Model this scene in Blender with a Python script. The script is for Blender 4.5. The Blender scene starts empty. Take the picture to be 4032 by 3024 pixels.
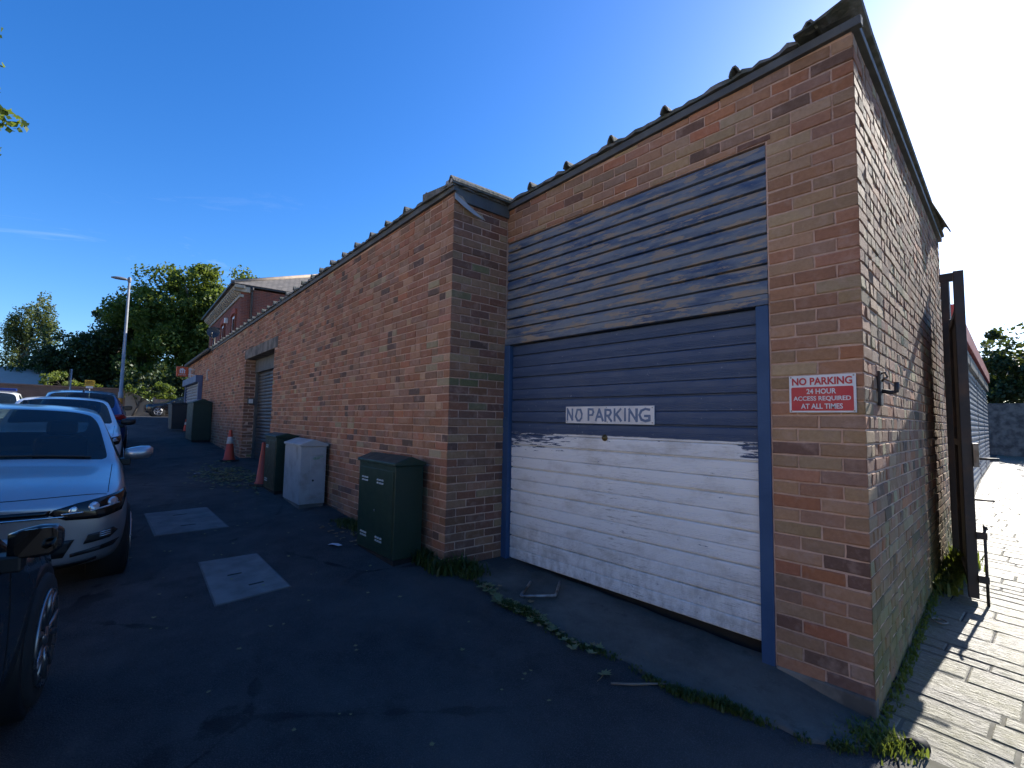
import bpy, bmesh, math, random
import numpy as np
from mathutils import Vector, Matrix
from mathutils.bvhtree import BVHTree

RN = random.Random(11)
S = bpy.context.scene
COL = S.collection
rad = math.radians

# ------------------------------------------------------------------ camera
CAMH = 1.58
A, PIT, ROL = rad(41.06), rad(4.25), rad(1.05)
d = Vector((-math.cos(A), math.sin(A), 0)); r = Vector((d.y, -d.x, 0)); u = Vector((0, 0, 1))
fw = d*math.cos(PIT) + u*math.sin(PIT); up = -d*math.sin(PIT) + u*math.cos(PIT)
RR = r*math.cos(ROL) + up*math.sin(ROL); UU = up*math.cos(ROL) - r*math.sin(ROL)
cd = bpy.data.cameras.new('camera'); cam = bpy.data.objects.new('camera', cd); COL.objects.link(cam)
mw = Matrix((RR, UU, -fw)).transposed().to_4x4(); mw.translation = (0, 0, CAMH)
cam.matrix_world = mw
cd.sensor_width = 36; cd.lens = 36*1950/4032; cd.clip_start = .05; cd.clip_end = 3000
S.camera = cam

# ------------------------------------------------------------------ world, sun, exposure
SUN_EL, SUN_AZ = rad(28.5), rad(1.2)          # azimuth from +Y towards +X
w = bpy.data.worlds.new('World'); S.world = w; w.use_nodes = True
wt = w.node_tree; wt.nodes.clear()
sky = wt.nodes.new('ShaderNodeTexSky'); sky.sky_type = 'NISHITA'; sky.sun_disc = False
sky.sun_elevation = SUN_EL; sky.sun_rotation = SUN_AZ
sky.air_density = 1.0; sky.dust_density = 0.55; sky.ozone_density = 6.0; sky.altitude = 0
bg = wt.nodes.new('ShaderNodeBackground'); bg.inputs[1].default_value = 0.10
wo = wt.nodes.new('ShaderNodeOutputWorld')
# thin cirrus wisps, all round the sky
tc = wt.nodes.new('ShaderNodeTexCoord')
mp = wt.nodes.new('ShaderNodeMapping'); mp.inputs['Scale'].default_value = (1.6, 1.6, 9)
mp.inputs['Rotation'].default_value = (0, 0, 1.1)
nz = wt.nodes.new('ShaderNodeTexNoise'); nz.inputs['Scale'].default_value = 1.7; nz.inputs['Detail'].default_value = 9
nz.inputs['Roughness'].default_value = .62; nz.inputs['Distortion'].default_value = .5
rp = wt.nodes.new('ShaderNodeValToRGB'); rp.color_ramp.elements[0].position = .60; rp.color_ramp.elements[1].position = .84
rp.color_ramp.elements[1].color = (.4, .4, .4, 1)
mx = wt.nodes.new('ShaderNodeMixRGB'); mx.blend_type = 'MIX'; mx.inputs[2].default_value = (7.5, 7.8, 8.2, 1)
sat = wt.nodes.new('ShaderNodeHueSaturation'); sat.inputs['Saturation'].default_value = 1.22; sat.inputs['Hue'].default_value = .508
L = wt.links.new
L(tc.outputs['Generated'], mp.inputs[0]); L(mp.outputs[0], nz.inputs['Vector']); L(nz.outputs[0], rp.inputs[0])
sx = wt.nodes.new('ShaderNodeSeparateXYZ'); lowm = wt.nodes.new('ShaderNodeMapRange'); lowm.inputs[1].default_value = .42; lowm.inputs[2].default_value = .12
mm = wt.nodes.new('ShaderNodeMath'); mm.operation = 'MULTIPLY'
L(tc.outputs['Generated'], sx.inputs[0]); L(sx.outputs[2], lowm.inputs[0]); L(rp.outputs[0], mm.inputs[0]); L(lowm.outputs[0], mm.inputs[1])
L(sky.outputs[0], sat.inputs['Color']); L(mm.outputs[0], mx.inputs[0]); L(sat.outputs[0], mx.inputs[1])
L(mx.outputs[0], bg.inputs[0]); L(bg.outputs[0], wo.inputs[0])

sl = bpy.data.lights.new('sun', 'SUN'); sl.energy = 4.5; sl.angle = rad(.5); sl.color = (1, .94, .84)
so = bpy.data.objects.new('sun', sl); COL.objects.link(so)
sdir = Vector((math.sin(SUN_AZ)*math.cos(SUN_EL), math.cos(SUN_AZ)*math.cos(SUN_EL), math.sin(SUN_EL)))
so.rotation_euler = sdir.to_track_quat('Z', 'Y').to_euler(); so.location = (0, 0, 30)
S.view_settings.view_transform = 'Standard'; S.view_settings.look = 'None'; S.view_settings.gamma = 1
S.view_settings.use_curve_mapping = False; S.view_settings.exposure = 1.32

# ------------------------------------------------------------------ helpers
def clamp(x, a, b): return a if x < a else b if x > b else x
def gz(x, y=2.5):
    t = -x
    if t < 0: z = .066*max(t, -6)
    elif t < 4: z = .066*t
    elif t < 34: z = .264 + .0385*(t-4)
    else: z = 1.419
    z -= .065*clamp(2.5-y, 0, 3)
    z += .03*clamp(y-3.2, 0, 12)*clamp((x+8)/4, 0, 1)
    return z

WT = {}
def thing(name, label, cat, loc=(0, 0, 0), rot=(0, 0, 0), group=None, world=True):
    o = bpy.data.objects.new(name, None); COL.objects.link(o)
    o.location = loc; o.rotation_euler = rot; o.empty_display_size = .1
    o['label'] = label; o['category'] = cat
    if group: o['group'] = group
    if world: WT[o.name] = Matrix.Translation(-Vector(loc))
    return o
def tag(o, label, cat, group=None):
    o['label'] = label; o['category'] = cat
    if group: o['group'] = group
    return o
def link(name, me, m, parent=None, smooth=False):
    o = bpy.data.objects.new(name, me); COL.objects.link(o)
    if m is not None and not me.materials: me.materials.append(m)
    if parent is not None:
        o.parent = parent
        if parent.name in WT: o.matrix_parent_inverse = WT[parent.name]
    if smooth:
        me.polygons.foreach_set('use_smooth', [True]*len(me.polygons))
    return o
def dup(root, loc, rot, label=None):
    def cp(o, par):
        c = o.copy(); COL.objects.link(c); c.parent = par
        for ch in o.children: cp(ch, c)
        return c
    c = cp(root, None); c.location = loc; c.rotation_euler = rot
    if label: c['label'] = label
    return c

class MB:
    def __init__(s, M=None): s.v = []; s.f = []; s.M = M
    def add(s, vs, fs):
        k = len(s.v)
        if s.M is not None: vs = [s.M @ Vector(p) for p in vs]
        s.v += [tuple(p) for p in vs]; s.f += [tuple(i+k for i in f) for f in fs]
        return s
    def box(s, x0, x1, y0, y1, z0, z1, R=None):
        vs = [(x, y, z) for z in (z0, z1) for y in (y0, y1) for x in (x0, x1)]
        if R is not None: vs = [R @ Vector(p) for p in vs]
        return s.add(vs, [(0, 2, 3, 1), (4, 5, 7, 6), (0, 1, 5, 4), (2, 6, 7, 3), (0, 4, 6, 2), (1, 3, 7, 5)])
    def prism(s, poly, fn, a, b):
        """poly: list of 2-D points; fn(p2, t) -> 3-D; from t=a to t=b"""
        n = len(poly)
        vs = [fn(p, a) for p in poly] + [fn(p, b) for p in poly]
        fs = [tuple(range(n))[::-1], tuple(range(n, 2*n))] + [(i, (i+1) % n, (i+1) % n+n, i+n) for i in range(n)]
        return s.add(vs, fs)
    def tube(s, pts, rs, seg=10, caps=True):
        pts = [Vector(p) for p in pts]
        if not isinstance(rs, (list, tuple)): rs = [rs]*len(pts)
        vs = []; fs = []; up0 = Vector((0, 0, 1)); prev = None
        for i, p in enumerate(pts):
            t = (pts[min(i+1, len(pts)-1)] - pts[max(i-1, 0)]).normalized()
            a = prev if prev else (up0 if abs(t.z) < .9 else Vector((1, 0, 0)))
            x = (a - t*a.dot(t)).normalized(); prev = x; y = t.cross(x)
            for k in range(seg):
                an = 2*math.pi*k/seg
                vs.append(p + (x*math.cos(an)+y*math.sin(an))*rs[i])
        for i in range(len(pts)-1):
            for k in range(seg):
                a = i*seg+k; b = i*seg+(k+1) % seg
                fs.append((a, b, b+seg, a+seg))
        if caps:
            fs.append(tuple(range(seg))[::-1]); fs.append(tuple(range((len(pts)-1)*seg, len(pts)*seg)))
        return s.add(vs, fs)
    def lathe(s, prof, seg=20, c=(0, 0, 0), axis='z'):
        vs = []; fs = []
        for (rr_, h) in prof:
            for k in range(seg):
                a = 2*math.pi*k/seg; x, y = rr_*math.cos(a), rr_*math.sin(a)
                p = (x, y, h) if axis == 'z' else (x, h, y) if axis == 'y' else (h, x, y)
                vs.append((p[0]+c[0], p[1]+c[1], p[2]+c[2]))
        n = len(prof)
        for i in range(n-1):
            for k in range(seg):
                a = i*seg+k; b = i*seg+(k+1) % seg
                fs.append((a, b, b+seg, a+seg))
        fs.append(tuple(range(seg))[::-1]); fs.append(tuple(range((n-1)*seg, n*seg)))
        return s.add(vs, fs)
    def mesh(s, name):
        me = bpy.data.meshes.new(name); me.from_pydata(s.v, [], s.f)
        bm = bmesh.new(); bm.from_mesh(me); bmesh.ops.recalc_face_normals(bm, faces=bm.faces); bm.to_mesh(me); bm.free()
        return me
    def build(s, name, m, parent=None, smooth=False, bevel=0, seg=2):
        o = link(name, s.mesh(name), m, parent, smooth)
        if bevel:
            b = o.modifiers.new('bevel', 'BEVEL'); b.width = bevel; b.segments = seg; b.limit_method = 'ANGLE'; b.angle_limit = rad(40)
        return o

# ------------------------------------------------------------------ node helpers and materials
class NT:
    def __init__(s, name):
        s.m = bpy.data.materials.new(name); s.m.use_nodes = True; s.t = s.m.node_tree; s.t.nodes.clear()
        s.out = s.t.nodes.new('ShaderNodeOutputMaterial'); s.b = s.t.nodes.new('ShaderNodeBsdfPrincipled')
        s.t.links.new(s.b.outputs[0], s.out.inputs[0])
    def set(s, node, k, v):
        i = node.inputs[k]
        if hasattr(v, 'is_output') or isinstance(v, bpy.types.NodeSocket): s.t.links.new(v, i)
        else:
            if isinstance(v, tuple) and len(v) == 3 and i.type == 'RGBA': v = (*v, 1)
            i.default_value = v
    def pos(s): return s.t.nodes.new('ShaderNodeNewGeometry').outputs['Position']
    def obj(s): return s.t.nodes.new('ShaderNodeTexCoord').outputs['Object']
    def map(s, vec, scale=(1, 1, 1), loc=(0, 0, 0), rot=(0, 0, 0)):
        n = s.t.nodes.new('ShaderNodeMapping'); s.set(n, 'Vector', vec); s.set(n, 'Scale', scale); s.set(n, 'Location', loc); s.set(n, 'Rotation', rot)
        return n.outputs[0]
    def noise(s, vec, scale, detail=4, rough=.55, dist=0):
        n = s.t.nodes.new('ShaderNodeTexNoise'); s.set(n, 'Vector', vec); s.set(n, 'Scale', scale); s.set(n, 'Detail', detail); s.set(n, 'Roughness', rough); s.set(n, 'Distortion', dist)
        return n.outputs[0]
    def voro(s, vec, scale, feat='F1'):
        n = s.t.nodes.new('ShaderNodeTexVoronoi'); n.feature = feat; s.set(n, 'Vector', vec); s.set(n, 'Scale', scale)
        return n.outputs[0]
    def ramp(s, f, lo, hi, a=0., b=1.):
        n = s.t.nodes.new('ShaderNodeMapRange'); n.clamp = True
        for k, v in zip((0, 1, 2, 3, 4), (f, lo, hi, a, b)): s.set(n, k, v)
        return n.outputs[0]
    def mix(s, f, a, b, mode='MIX'):
        n = s.t.nodes.new('ShaderNodeMixRGB'); n.blend_type = mode; s.set(n, 0, f); s.set(n, 1, a); s.set(n, 2, b)
        return n.outputs[0]
    def math(s, op, a, b=0.):
        n = s.t.nodes.new('ShaderNodeMath'); n.operation = op; s.set(n, 0, a); s.set(n, 1, b)
        return n.outputs[0]
    def xyz(s, vec):
        n = s.t.nodes.new('ShaderNodeSeparateXYZ'); s.set(n, 0, vec); return n.outputs
    def bump(s, h, st=.5, dist=.01):
        n = s.t.nodes.new('ShaderNodeBump'); s.set(n, 'Height', h); s.set(n, 'Strength', st); s.set(n, 'Distance', dist)
        s.set(s.b, 'Normal', n.outputs[0]); return n.outputs[0]
    def fin(s, col=None, rough=.6, metal=0., spec=None):
        if col is not None: s.set(s.b, 'Base Color', col)
        s.set(s.b, 'Roughness', rough); s.set(s.b, 'Metallic', metal)
        if spec is not None: s.set(s.b, 'Specular IOR Level', spec)
        return s.m

def mat(name, col, rough=.6, col2=None, sc=3., lo=.4, hi=.65, metal=0., bump=0., bsc=60., bd=.003, spec=None, local=False, grime=.15):
    n = NT(name); p = n.obj() if local else n.pos()
    c = col
    if col2 is not None: c = n.mix(n.ramp(n.noise(p, sc, 6), lo, hi), col, col2)
    if grime: c = n.mix(n.ramp(n.noise(p, 7, 8, .65), .35, .75, 0, grime), c, (.02, .02, .02)) if not isinstance(c, tuple) else n.mix(n.ramp(n.noise(p, 7, 8, .65), .35, .75, 0, grime), c, tuple(.35*q for q in c))
    if bump: n.bump(n.noise(p, bsc, 5), bump, bd)
    rr_ = n.ramp(n.noise(p, 11, 5), .3, .7, max(.02, rough-.08), min(1, rough+.08)) if rough > .15 else rough
    return n.fin(c, rr_, metal, spec)

def attr(n, name):
    a = n.t.nodes.new('ShaderNodeAttribute'); a.attribute_name = name; return a.outputs['Color']

def brick_mat(name, algae=False):
    n = NT(name); p = n.pos()
    c = attr(n, 'bc')
    c = n.mix(n.ramp(n.noise(p, 38, 5, .6), .3, .7, 0, .45), c, n.mix(1, c, (.55, .5, .48), 'MULTIPLY'))
    c = n.mix(n.ramp(n.noise(p, 9, 6, .65), .52, .75, 0, .5), c, (.47, .32, .25))        # mortar smears
    c = n.mix(n.ramp(n.noise(n.map(p, (1, 1, .45)), 1.1, 6, .6), .45, .72, 0, .45), c, n.mix(1, c, (.5, .46, .44), 'MULTIPLY'))  # broad soot
    if algae:
        x = n.xyz(p)
        f = n.math('MULTIPLY', n.ramp(x[2], 1.15, .3), n.ramp(n.noise(p, 2.4, 6, .6), .3, .55, 0, .8))
        c = n.mix(f, c, (.13, .13, .04))
    n.bump(n.math('ADD', n.noise(p, 120, 4, .7), n.math('MULTIPLY', n.noise(p, 28, 3), 1.4)), .75, .004)
    return n.fin(c, .88, 0, .25)

BRICK = brick_mat('brick'); BRICK_A = brick_mat('brick_with_algae', True)
def mortar_mat():
    n = NT('mortar'); p = n.pos()
    c = n.mix(n.ramp(n.noise(p, 3, 6), .35, .7), (.56, .37, .28), (.38, .25, .19))
    c = n.mix(n.ramp(n.noise(p, 45, 4), .45, .75, 0, .5), c, (.62, .47, .38))
    n.bump(n.noise(p, 90, 5, .7), .8, .006)
    return n.fin(c, .95, 0, .2)
MORTAR = mortar_mat()
FASCIA = mat('fascia_paint', (.065, .07, .073), .7, (.10, .105, .098), 5, bump=.4, bsc=40)
ROOFM = mat('cement_sheet', (.17, .165, .15), .9, (.09, .095, .07), 9, .4, .6, bump=.8, bsc=35, bd=.01)
LEAD = mat('lead_flashing', (.30, .31, .31), .55, (.45, .44, .42), 8, bump=.5, bsc=25, bd=.01)
LINTEL = mat('weathered_concrete', (.20, .18, .15), .92, (.075, .07, .062), 4, .4, .62, bump=.6, bsc=50)
CONC = mat('concrete', (.17, .165, .155), .93, (.10, .10, .095), 3, .4, .65, bump=.7, bsc=70, bd=.004)
DARK = mat('dark_interior', (.02, .02, .02), .9)

def asphalt():
    n = NT('asphalt'); p = n.pos()
    c = n.mix(n.ramp(n.noise(p, 1.2, 7, .65), .35, .7), (.024, .025, .028), (.070, .069, .067))
    c = n.mix(n.ramp(n.noise(p, 160, 3, .7), .50, .70, 0, .9), c, (.11, .11, .11))
    c = n.mix(n.ramp(n.noise(n.map(p, (1, 1, 1), (3, 5, 0)), 3.1, 9, .72), .60, .76, 0, .7), c, (.10, .094, .085))
    c = n.mix(n.ramp(n.noise(n.map(p, loc=(7, 3, 0)), .8, 8, .75), .56, .66, 0, .55), c, (.015, .015, .016))
    cr = n.voro(n.map(p, (1, 1, 1), (.4, .2, 0)), .55, 'DISTANCE_TO_EDGE'); cr = n.math('ADD', cr, n.math('MULTIPLY', n.math('SUBTRACT', n.noise(p, 5, 6), .5), .10))
    c = n.mix(n.math('MULTIPLY', n.ramp(cr, .012, .002), n.ramp(n.noise(p, .7, 3), .45, .6)), c, (.008, .008, .009))
    n.bump(n.math('ADD', n.noise(p, 170, 3, .8), n.math('MULTIPLY', n.voro(p, 95), .8)), 1.0, .008)
    return n.fin(c, n.ramp(n.noise(p, 6, 5), .3, .7, .72, .9), 0, .28)
ASPHALT = asphalt()
def apron_mat():
    n = NT('worn_concrete_apron'); p = n.pos()
    c = n.mix(n.ramp(n.noise(p, 2.2, 8, .68), .33, .68), (.062, .06, .052), (.145, .137, .12))
    c = n.mix(n.ramp(n.noise(p, 70, 4, .7), .55, .75, 0, .7), c, (.16, .155, .14))
    c = n.mix(n.ramp(n.noise(n.map(p, loc=(9, 2, 0)), 4, 8, .7), .58, .74, 0, .85), c, (.026, .028, .018))
    n.bump(n.math('ADD', n.noise(p, 120, 4, .8), n.noise(p, 14, 5)), .8, .008)
    return n.fin(c, .9, 0, .25)
APRON = apron_mat()
def paver_mat():
    n = NT('stamped_stone'); p = n.pos()
    c = n.mix(n.ramp(n.noise(p, 1.5, 7, .65), .35, .68), (.165, .152, .118), (.10, .095, .066))
    c = n.mix(n.ramp(n.noise(p, 40, 5, .7), .5, .75, 0, .6), c, (.26, .25, .22))
    c = n.mix(n.ramp(n.noise(n.map(p, loc=(4, 1, 0)), 2.6, 7, .7), .45, .68, 0, .75), c, (.12, .115, .03))
    n.bump(n.math('ADD', n.math('MULTIPLY', n.noise(n.map(p, (1, 3, 1)), 16, 6, .65), 2.0), n.noise(p, 90, 4, .7)), 1.0, .012)
    return n.fin(c, n.ramp(n.noise(p, 25, 4), .3, .7, .42, .68), 0, .45)
PAVER = paver_mat()
GROUT = mat('dark_joint', (.085, .08, .058), .9, bump=.5)

# blue / white garage door paint
BLUE = (.036, .064, .128)
def door_paint():
    n = NT('door_paint'); p = n.pos(); x = n.xyz(p)
    edge = n.math('ADD', x[2], n.math('MULTIPLY', n.math('SUBTRACT', n.noise(n.map(p, (.9, 1, 6)), 9, 6, .6), .5), .022))
    white = n.ramp(edge, 1.474, 1.468)
    chip = n.ramp(n.noise(n.map(p, (2.2, 2, 15)), 2.6, 8, .68), .565, .575)
    top = n.ramp(x[2], 1.16, 1.44)
    chip = n.math('GREATER_THAN', n.math('MULTIPLY', n.noise(n.map(p, (2.0, 2, 17)), 2.6, 8, .68), n.math('ADD', .60, n.math('MULTIPLY', n.math('MULTIPLY', top, n.math('MAXIMUM', n.ramp(x[0], -2.45, -3.2), n.ramp(x[0], -1.56, -1.42))), .62))), .555)
    low = n.ramp(n.noise(n.map(p, (2.5, 2, 9), (3, 0, 1)), 5, 8, .7), .665, .675)
    chip = n.math('MAXIMUM', chip, low)
    wc = n.mix(n.ramp(n.noise(n.map(p, (1, 1, 2.2)), 3.2, 8, .7), .5, .8, 0, .75), (.70, .70, .69), (.33, .30, .26))
    wc = n.mix(n.math('MULTIPLY', n.ramp(n.noise(n.map(p, (3, 1, 30)), 3, 7, .7), .55, .72), n.ramp(n.noise(p, 1.3, 4), .42, .62)), wc, (.12, .11, .10))
    wc = n.mix(n.math('MULTIPLY', n.ramp(x[2], .75, .3), n.ramp(n.noise(n.map(p, (2, 1, 1.2)), 9, 7, .7), .42, .70, 0, .6)), wc, (.20, .18, .155))
    wc = n.mix(n.ramp(n.noise(n.map(p, (1, 1, 3), (5, 0, 2)), 2.2, 5, .6), .66, .80, 0, .5), wc, (.38, .27, .17))
    bc = n.mix(n.ramp(n.noise(n.map(p, (1, 1, 7)), 5, 7, .65), .4, .72, 0, .6), BLUE, (.07, .10, .155))
    bc = n.mix(n.ramp(n.noise(p, 34, 5, .7), .66, .70, 0, .8), bc, (.30, .33, .36))
    c = n.mix(n.math('MULTIPLY', white, n.math('SUBTRACT', 1., chip)), bc, wc)
    n.bump(n.noise(n.map(p, (1, 1, 8)), 30, 5, .6), .35, .003)
    return n.fin(c, n.ramp(n.noise(p, 8, 5), .3, .7, .42, .65), 0, .4)
DOORP = door_paint()
def peel(name, strong):
    n = NT(name); p = n.pos()
    c = n.mix(n.ramp(n.noise(p, 4, 6), .35, .65), BLUE if strong else (.020, .058, .135), (.055, .09, .155) if strong else (.035, .08, .17))
    if strong:
        c = n.mix(n.ramp(n.noise(n.map(p, (1, 1, 5)), 3.0, 8, .66), .36, .56, 0, .9), c, (.165, .185, .205))
        f = n.ramp(n.noise(n.map(p, (1.1, 1, 6.5), (2, 0, 0)), 3.1, 9, .70), .532, .540)
        c = n.mix(f, c, n.mix(n.noise(p, 14, 5), (.30, .24, .18), (.20, .165, .13)))
    else:
        c = n.mix(n.ramp(n.noise(p, 24, 6, .7), .68, .70), c, (.25, .22, .17))
    n.bump(n.noise(n.map(p, (1, 1, 6)), 20, 6, .6), .6, .004)
    return n.fin(c, .6, 0, .35)
BOARDP = peel('peeling_blue_paint', True); FRAMEP = peel('blue_frame_paint', False)
WHITE = mat('white_sign', (.68, .69, .70), .5, (.55, .55, .53), 6, .5, .8)
# ------------------------------------------------------------------ ground
def terrain(name, xs, ys, dz, m, hole=None):
    vs = [(x, y, gz(x, y)+dz) for y in ys for x in xs]; n = len(xs)
    fs = [(j*n+i, j*n+i+1, (j+1)*n+i+1, (j+1)*n+i) for j in range(len(ys)-1) for i in range(n-1)]
    me = bpy.data.meshes.new(name); me.from_pydata(vs, [], fs)
    o = link(name, me, m); return o
g = terrain('ground', [-900, -200, -90, -60, -34, -30, -24, -18, -12, -8, -7, -6, -5, -4, -3, -2, -1, 0, 1, 2, 3, 4, 6, 20, 80, 700],
            [-900, -200, -60, -20, -8, -4, -2, -.5, 0, .5, 1, 1.5, 2, 2.5, 3.2, 5, 8, 11, 15.2, 30, 60, 200, 900], 0, ASPHALT)
g['kind'] = 'structure'
rd_ = terrain('road', [-30, -18, -8, -4, 0, 6, 20, 60], [-60, -20, -8, -5], .006, mat('pale_bounce_road', (.24, .225, .20), .9, (.18, .17, .155), .8, bump=.3)); rd_['kind'] = 'structure'  # unseen pale road added behind the camera to bounce sunlight on the walls

# concrete apron under the garage door
AE = [(-3.80, 2.56), (-3.45, 2.60), (-3.1, 2.56), (-2.62, 2.525), (-2.2, 2.54), (-1.80, 2.576), (-1.45, 2.62), (-1.12, 2.69), (-.92, 2.79), (-.74, 2.92)]
def apron_z(x, f):
    inner = .235 + (x+3.8)/2.55*(-.075) if x < -1.25 else .160 - (x+1.25)/.5*.10
    outer = gz(x, 2.58) + .012
    return outer + (inner-outer)*f
vs = []; fs = []; NA = 48; NB = 12
for i in range(NA+1):
    x = -3.80 + (3.06)*i/NA
    k = max(j for j in range(len(AE)-1) if AE[j][0] <= x+1e-6); k = min(k, len(AE)-2)
    t = (x-AE[k][0])/(AE[k+1][0]-AE[k][0]); ye = AE[k][1]+(AE[k+1][1]-AE[k][1])*t
    ye += .03*math.sin(x*9)+.016*math.sin(x*23+1)
    for j in range(-1, NB+1):
        f = max(0, j)/NB; y = ye+(3.30-ye)*f
        z = apron_z(x, f)+.004*math.sin(x*13+y*17) if j >= 0 else gz(x, ye)-.03
        vs.append((x, y, z))
W2 = NB+2
fs = [(i*W2+j, (i+1)*W2+j, (i+1)*W2+j+1, i*W2+j+1) for i in range(NA) for j in range(W2-1)]
me = bpy.data.meshes.new('concrete_apron'); me.from_pydata(vs, [], fs)
ap = link('concrete_apron', me, APRON, None, True); ap['kind'] = 'structure'

# ------------------------------------------------------------------ alley paving of stamped stones
SD = Vector((-0.0617, 0.9981, 0)); SNRM = Vector((.9981, .0617, 0)); PC = Vector((-.768, 3.217, 0))
def sidex(y): return PC.x + SD.x*(y-PC.y)/SD.y
def alley_x0(y): return sidex(y)+.0 if y > 3.217 else -.70+(3.217-y)*.35
bys = [2.86, 3.2, 5, 8, 11, 15.2, 31]
vs = []; 
for y in bys: vs += [(alley_x0(y)-.02, y, gz(-.7, y)+.004), (1, y, gz(1, y)+.004), (5, y, gz(5, y)+.004)]
fs = [(j*3+i, j*3+i+1, j*3+i+4, j*3+i+3) for j in range(len(bys)-1) for i in range(2)]
me = bpy.data.meshes.new('alley_paving'); me.from_pydata(vs, [], fs)
alley = link('alley_paving', me, GROUT); alley['kind'] = 'structure'
stones = []
y = 2.88; R3 = random.Random(5)
while y < 30.5:
    hgt = R3.choice([.12, .15, .2, .27]) if y < 14 else .3
    x = alley_x0(y+hgt/2)+.0 - R3.random()*.3
    while x < (3.0 if y < 9 else 4.6):
        ln = R3.uniform(.3, .62)
        x0 = max(x, alley_x0(y+hgt/2)+.005)
        if x+ln-x0 > .06: stones.append((x0, x+ln-.008, y, y+hgt-.009))
        x += ln
    y += hgt
def stone_geo(st):
    x0, x1, y0, y1 = st; k = .008; h = .0055+R3.uniform(-.0015, .0015)
    def P(x, y, z): return (x, y, gz(x, y)+z)
    tilt = [R3.uniform(-.0025, .0025) for _ in range(4)]
    vs = [P(x0, y0, 0), P(x1, y0, 0), P(x1, y1, 0), P(x0, y1, 0),
          P(x0+k, y0+k, h+tilt[0]), P(x1-k, y0+k, h+tilt[1]), P(x1-k, y1-k, h+tilt[2]), P(x0+k, y1-k, h+tilt[3])]
    return vs, [(4, 5, 6, 7), (0, 1, 5, 4), (1, 2, 6, 5), (2, 3, 7, 6), (3, 0, 4, 7)]
def in_view(x, y, z):
    q = Vector((x, y, z-CAMH)); zz = q.dot(fw)
    if zz < .3: return False
    return abs(q.dot(RR)/zz) < 1.08 and abs(q.dot(UU)/zz) < .80
stones.sort(key=lambda s: (0 if in_view((s[0]+s[1])/2, (s[2]+s[3])/2, .1) else 1, s[2]**2+s[0]**2))
mbs = MB()
for i, st in enumerate(stones):
    vs, fs = stone_geo(st)
    if i < 260:
        me = bpy.data.meshes.new('paving_stone'); me.from_pydata(vs, [], fs); link('paving_stone', me, PAVER, alley)
    else: mbs.add(vs, fs)
o = mbs.build('far_paving_stones', PAVER, alley); o['kind'] = 'stuff'

# ------------------------------------------------------------------ brickwork
class Face:
    def __init__(s, P0, D, N):
        s.P = Vector(P0); s.D = Vector(D).normalized(); s.N = Vector(N).normalized()
    def w(s, a, n, z): return s.P + s.D*a + s.N*n + Vector((0, 0, z))
    def fn(s, p2, t): return s.w(p2[0], t, p2[1])
    def box(s, mb, s0, s1, n0, n1, z0, z1): return mb.prism([(s0, z0), (s1, z0), (s1, z1), (s0, z1)], s.fn, n0, n1)

PAL = {
 'main': [((.235, .098, .062), 34), ((.27, .125, .085), 26), ((.205, .105, .075), 20), ((.29, .155, .105), 10), ((.105, .062, .052), 6), ((.29, .11, .068), 4), ((.25, .18, .12), 4)],
 'ret':  [((.165, .085, .062), 34), ((.20, .12, .085), 28), ((.13, .075, .062), 22), ((.21, .15, .10), 12), ((.095, .06, .054), 4), ((.12, .115, .07), 4)],
 'pier': [((.225, .125, .085), 30), ((.23, .155, .105), 30), ((.25, .115, .072), 11), ((.20, .13, .10), 22), ((.115, .07, .058), 5), ((.25, .19, .13), 6)],
 'side': [((.23, .13, .09), 30), ((.26, .17, .12), 26), ((.21, .11, .08), 20), ((.11, .075, .06), 8), ((.28, .12, .075), 8), ((.25, .20, .13), 8)],
}
def pick(pal, rn):
    cs = PAL[pal]; t = rn.random()*sum(k for _, k in cs)
    for c, k in cs:
        t -= k
        if t <= 0: break
    j = rn.uniform(.86, 1.14)
    return tuple(clamp(q*g_*j*rn.uniform(.95, 1.05), .01, .8) for q, g_ in zip(c, (1.38, 1.58, 1.44) if pal == 'main' else (1.32, 1.36, 1.2) if pal == 'side' else (1.62, 1.54, 1.34)))

def bond(kind, k, length, rn):
    ST, HD = .225, .1125
    out = []; s = 0.
    if kind == 'stretcher':
        seq = [ST] if k % 2 == 0 else [HD]
    elif kind == 'mixed':
        seq = [ST] if k % 2 == 0 else [HD]
    else: seq = [HD] if k % 2 else [ST]
    out.append((0., seq[0])); s = seq[0]
    i = 0
    while s < length-1e-4:
        if kind == 'stretcher': l = ST
        elif kind == 'mixed':
            l = HD if (k % 4 == 1 and i % 2 == 0) or rn.random() < .20 else ST
        else: l = HD if k % 2 else (ST if rn.random() < .55 else HD)
        l = min(l, length-s)
        if length-s-l < .05: l = length-s
        out.append((s, s+l)); s += l; i += 1
    return out

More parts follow.
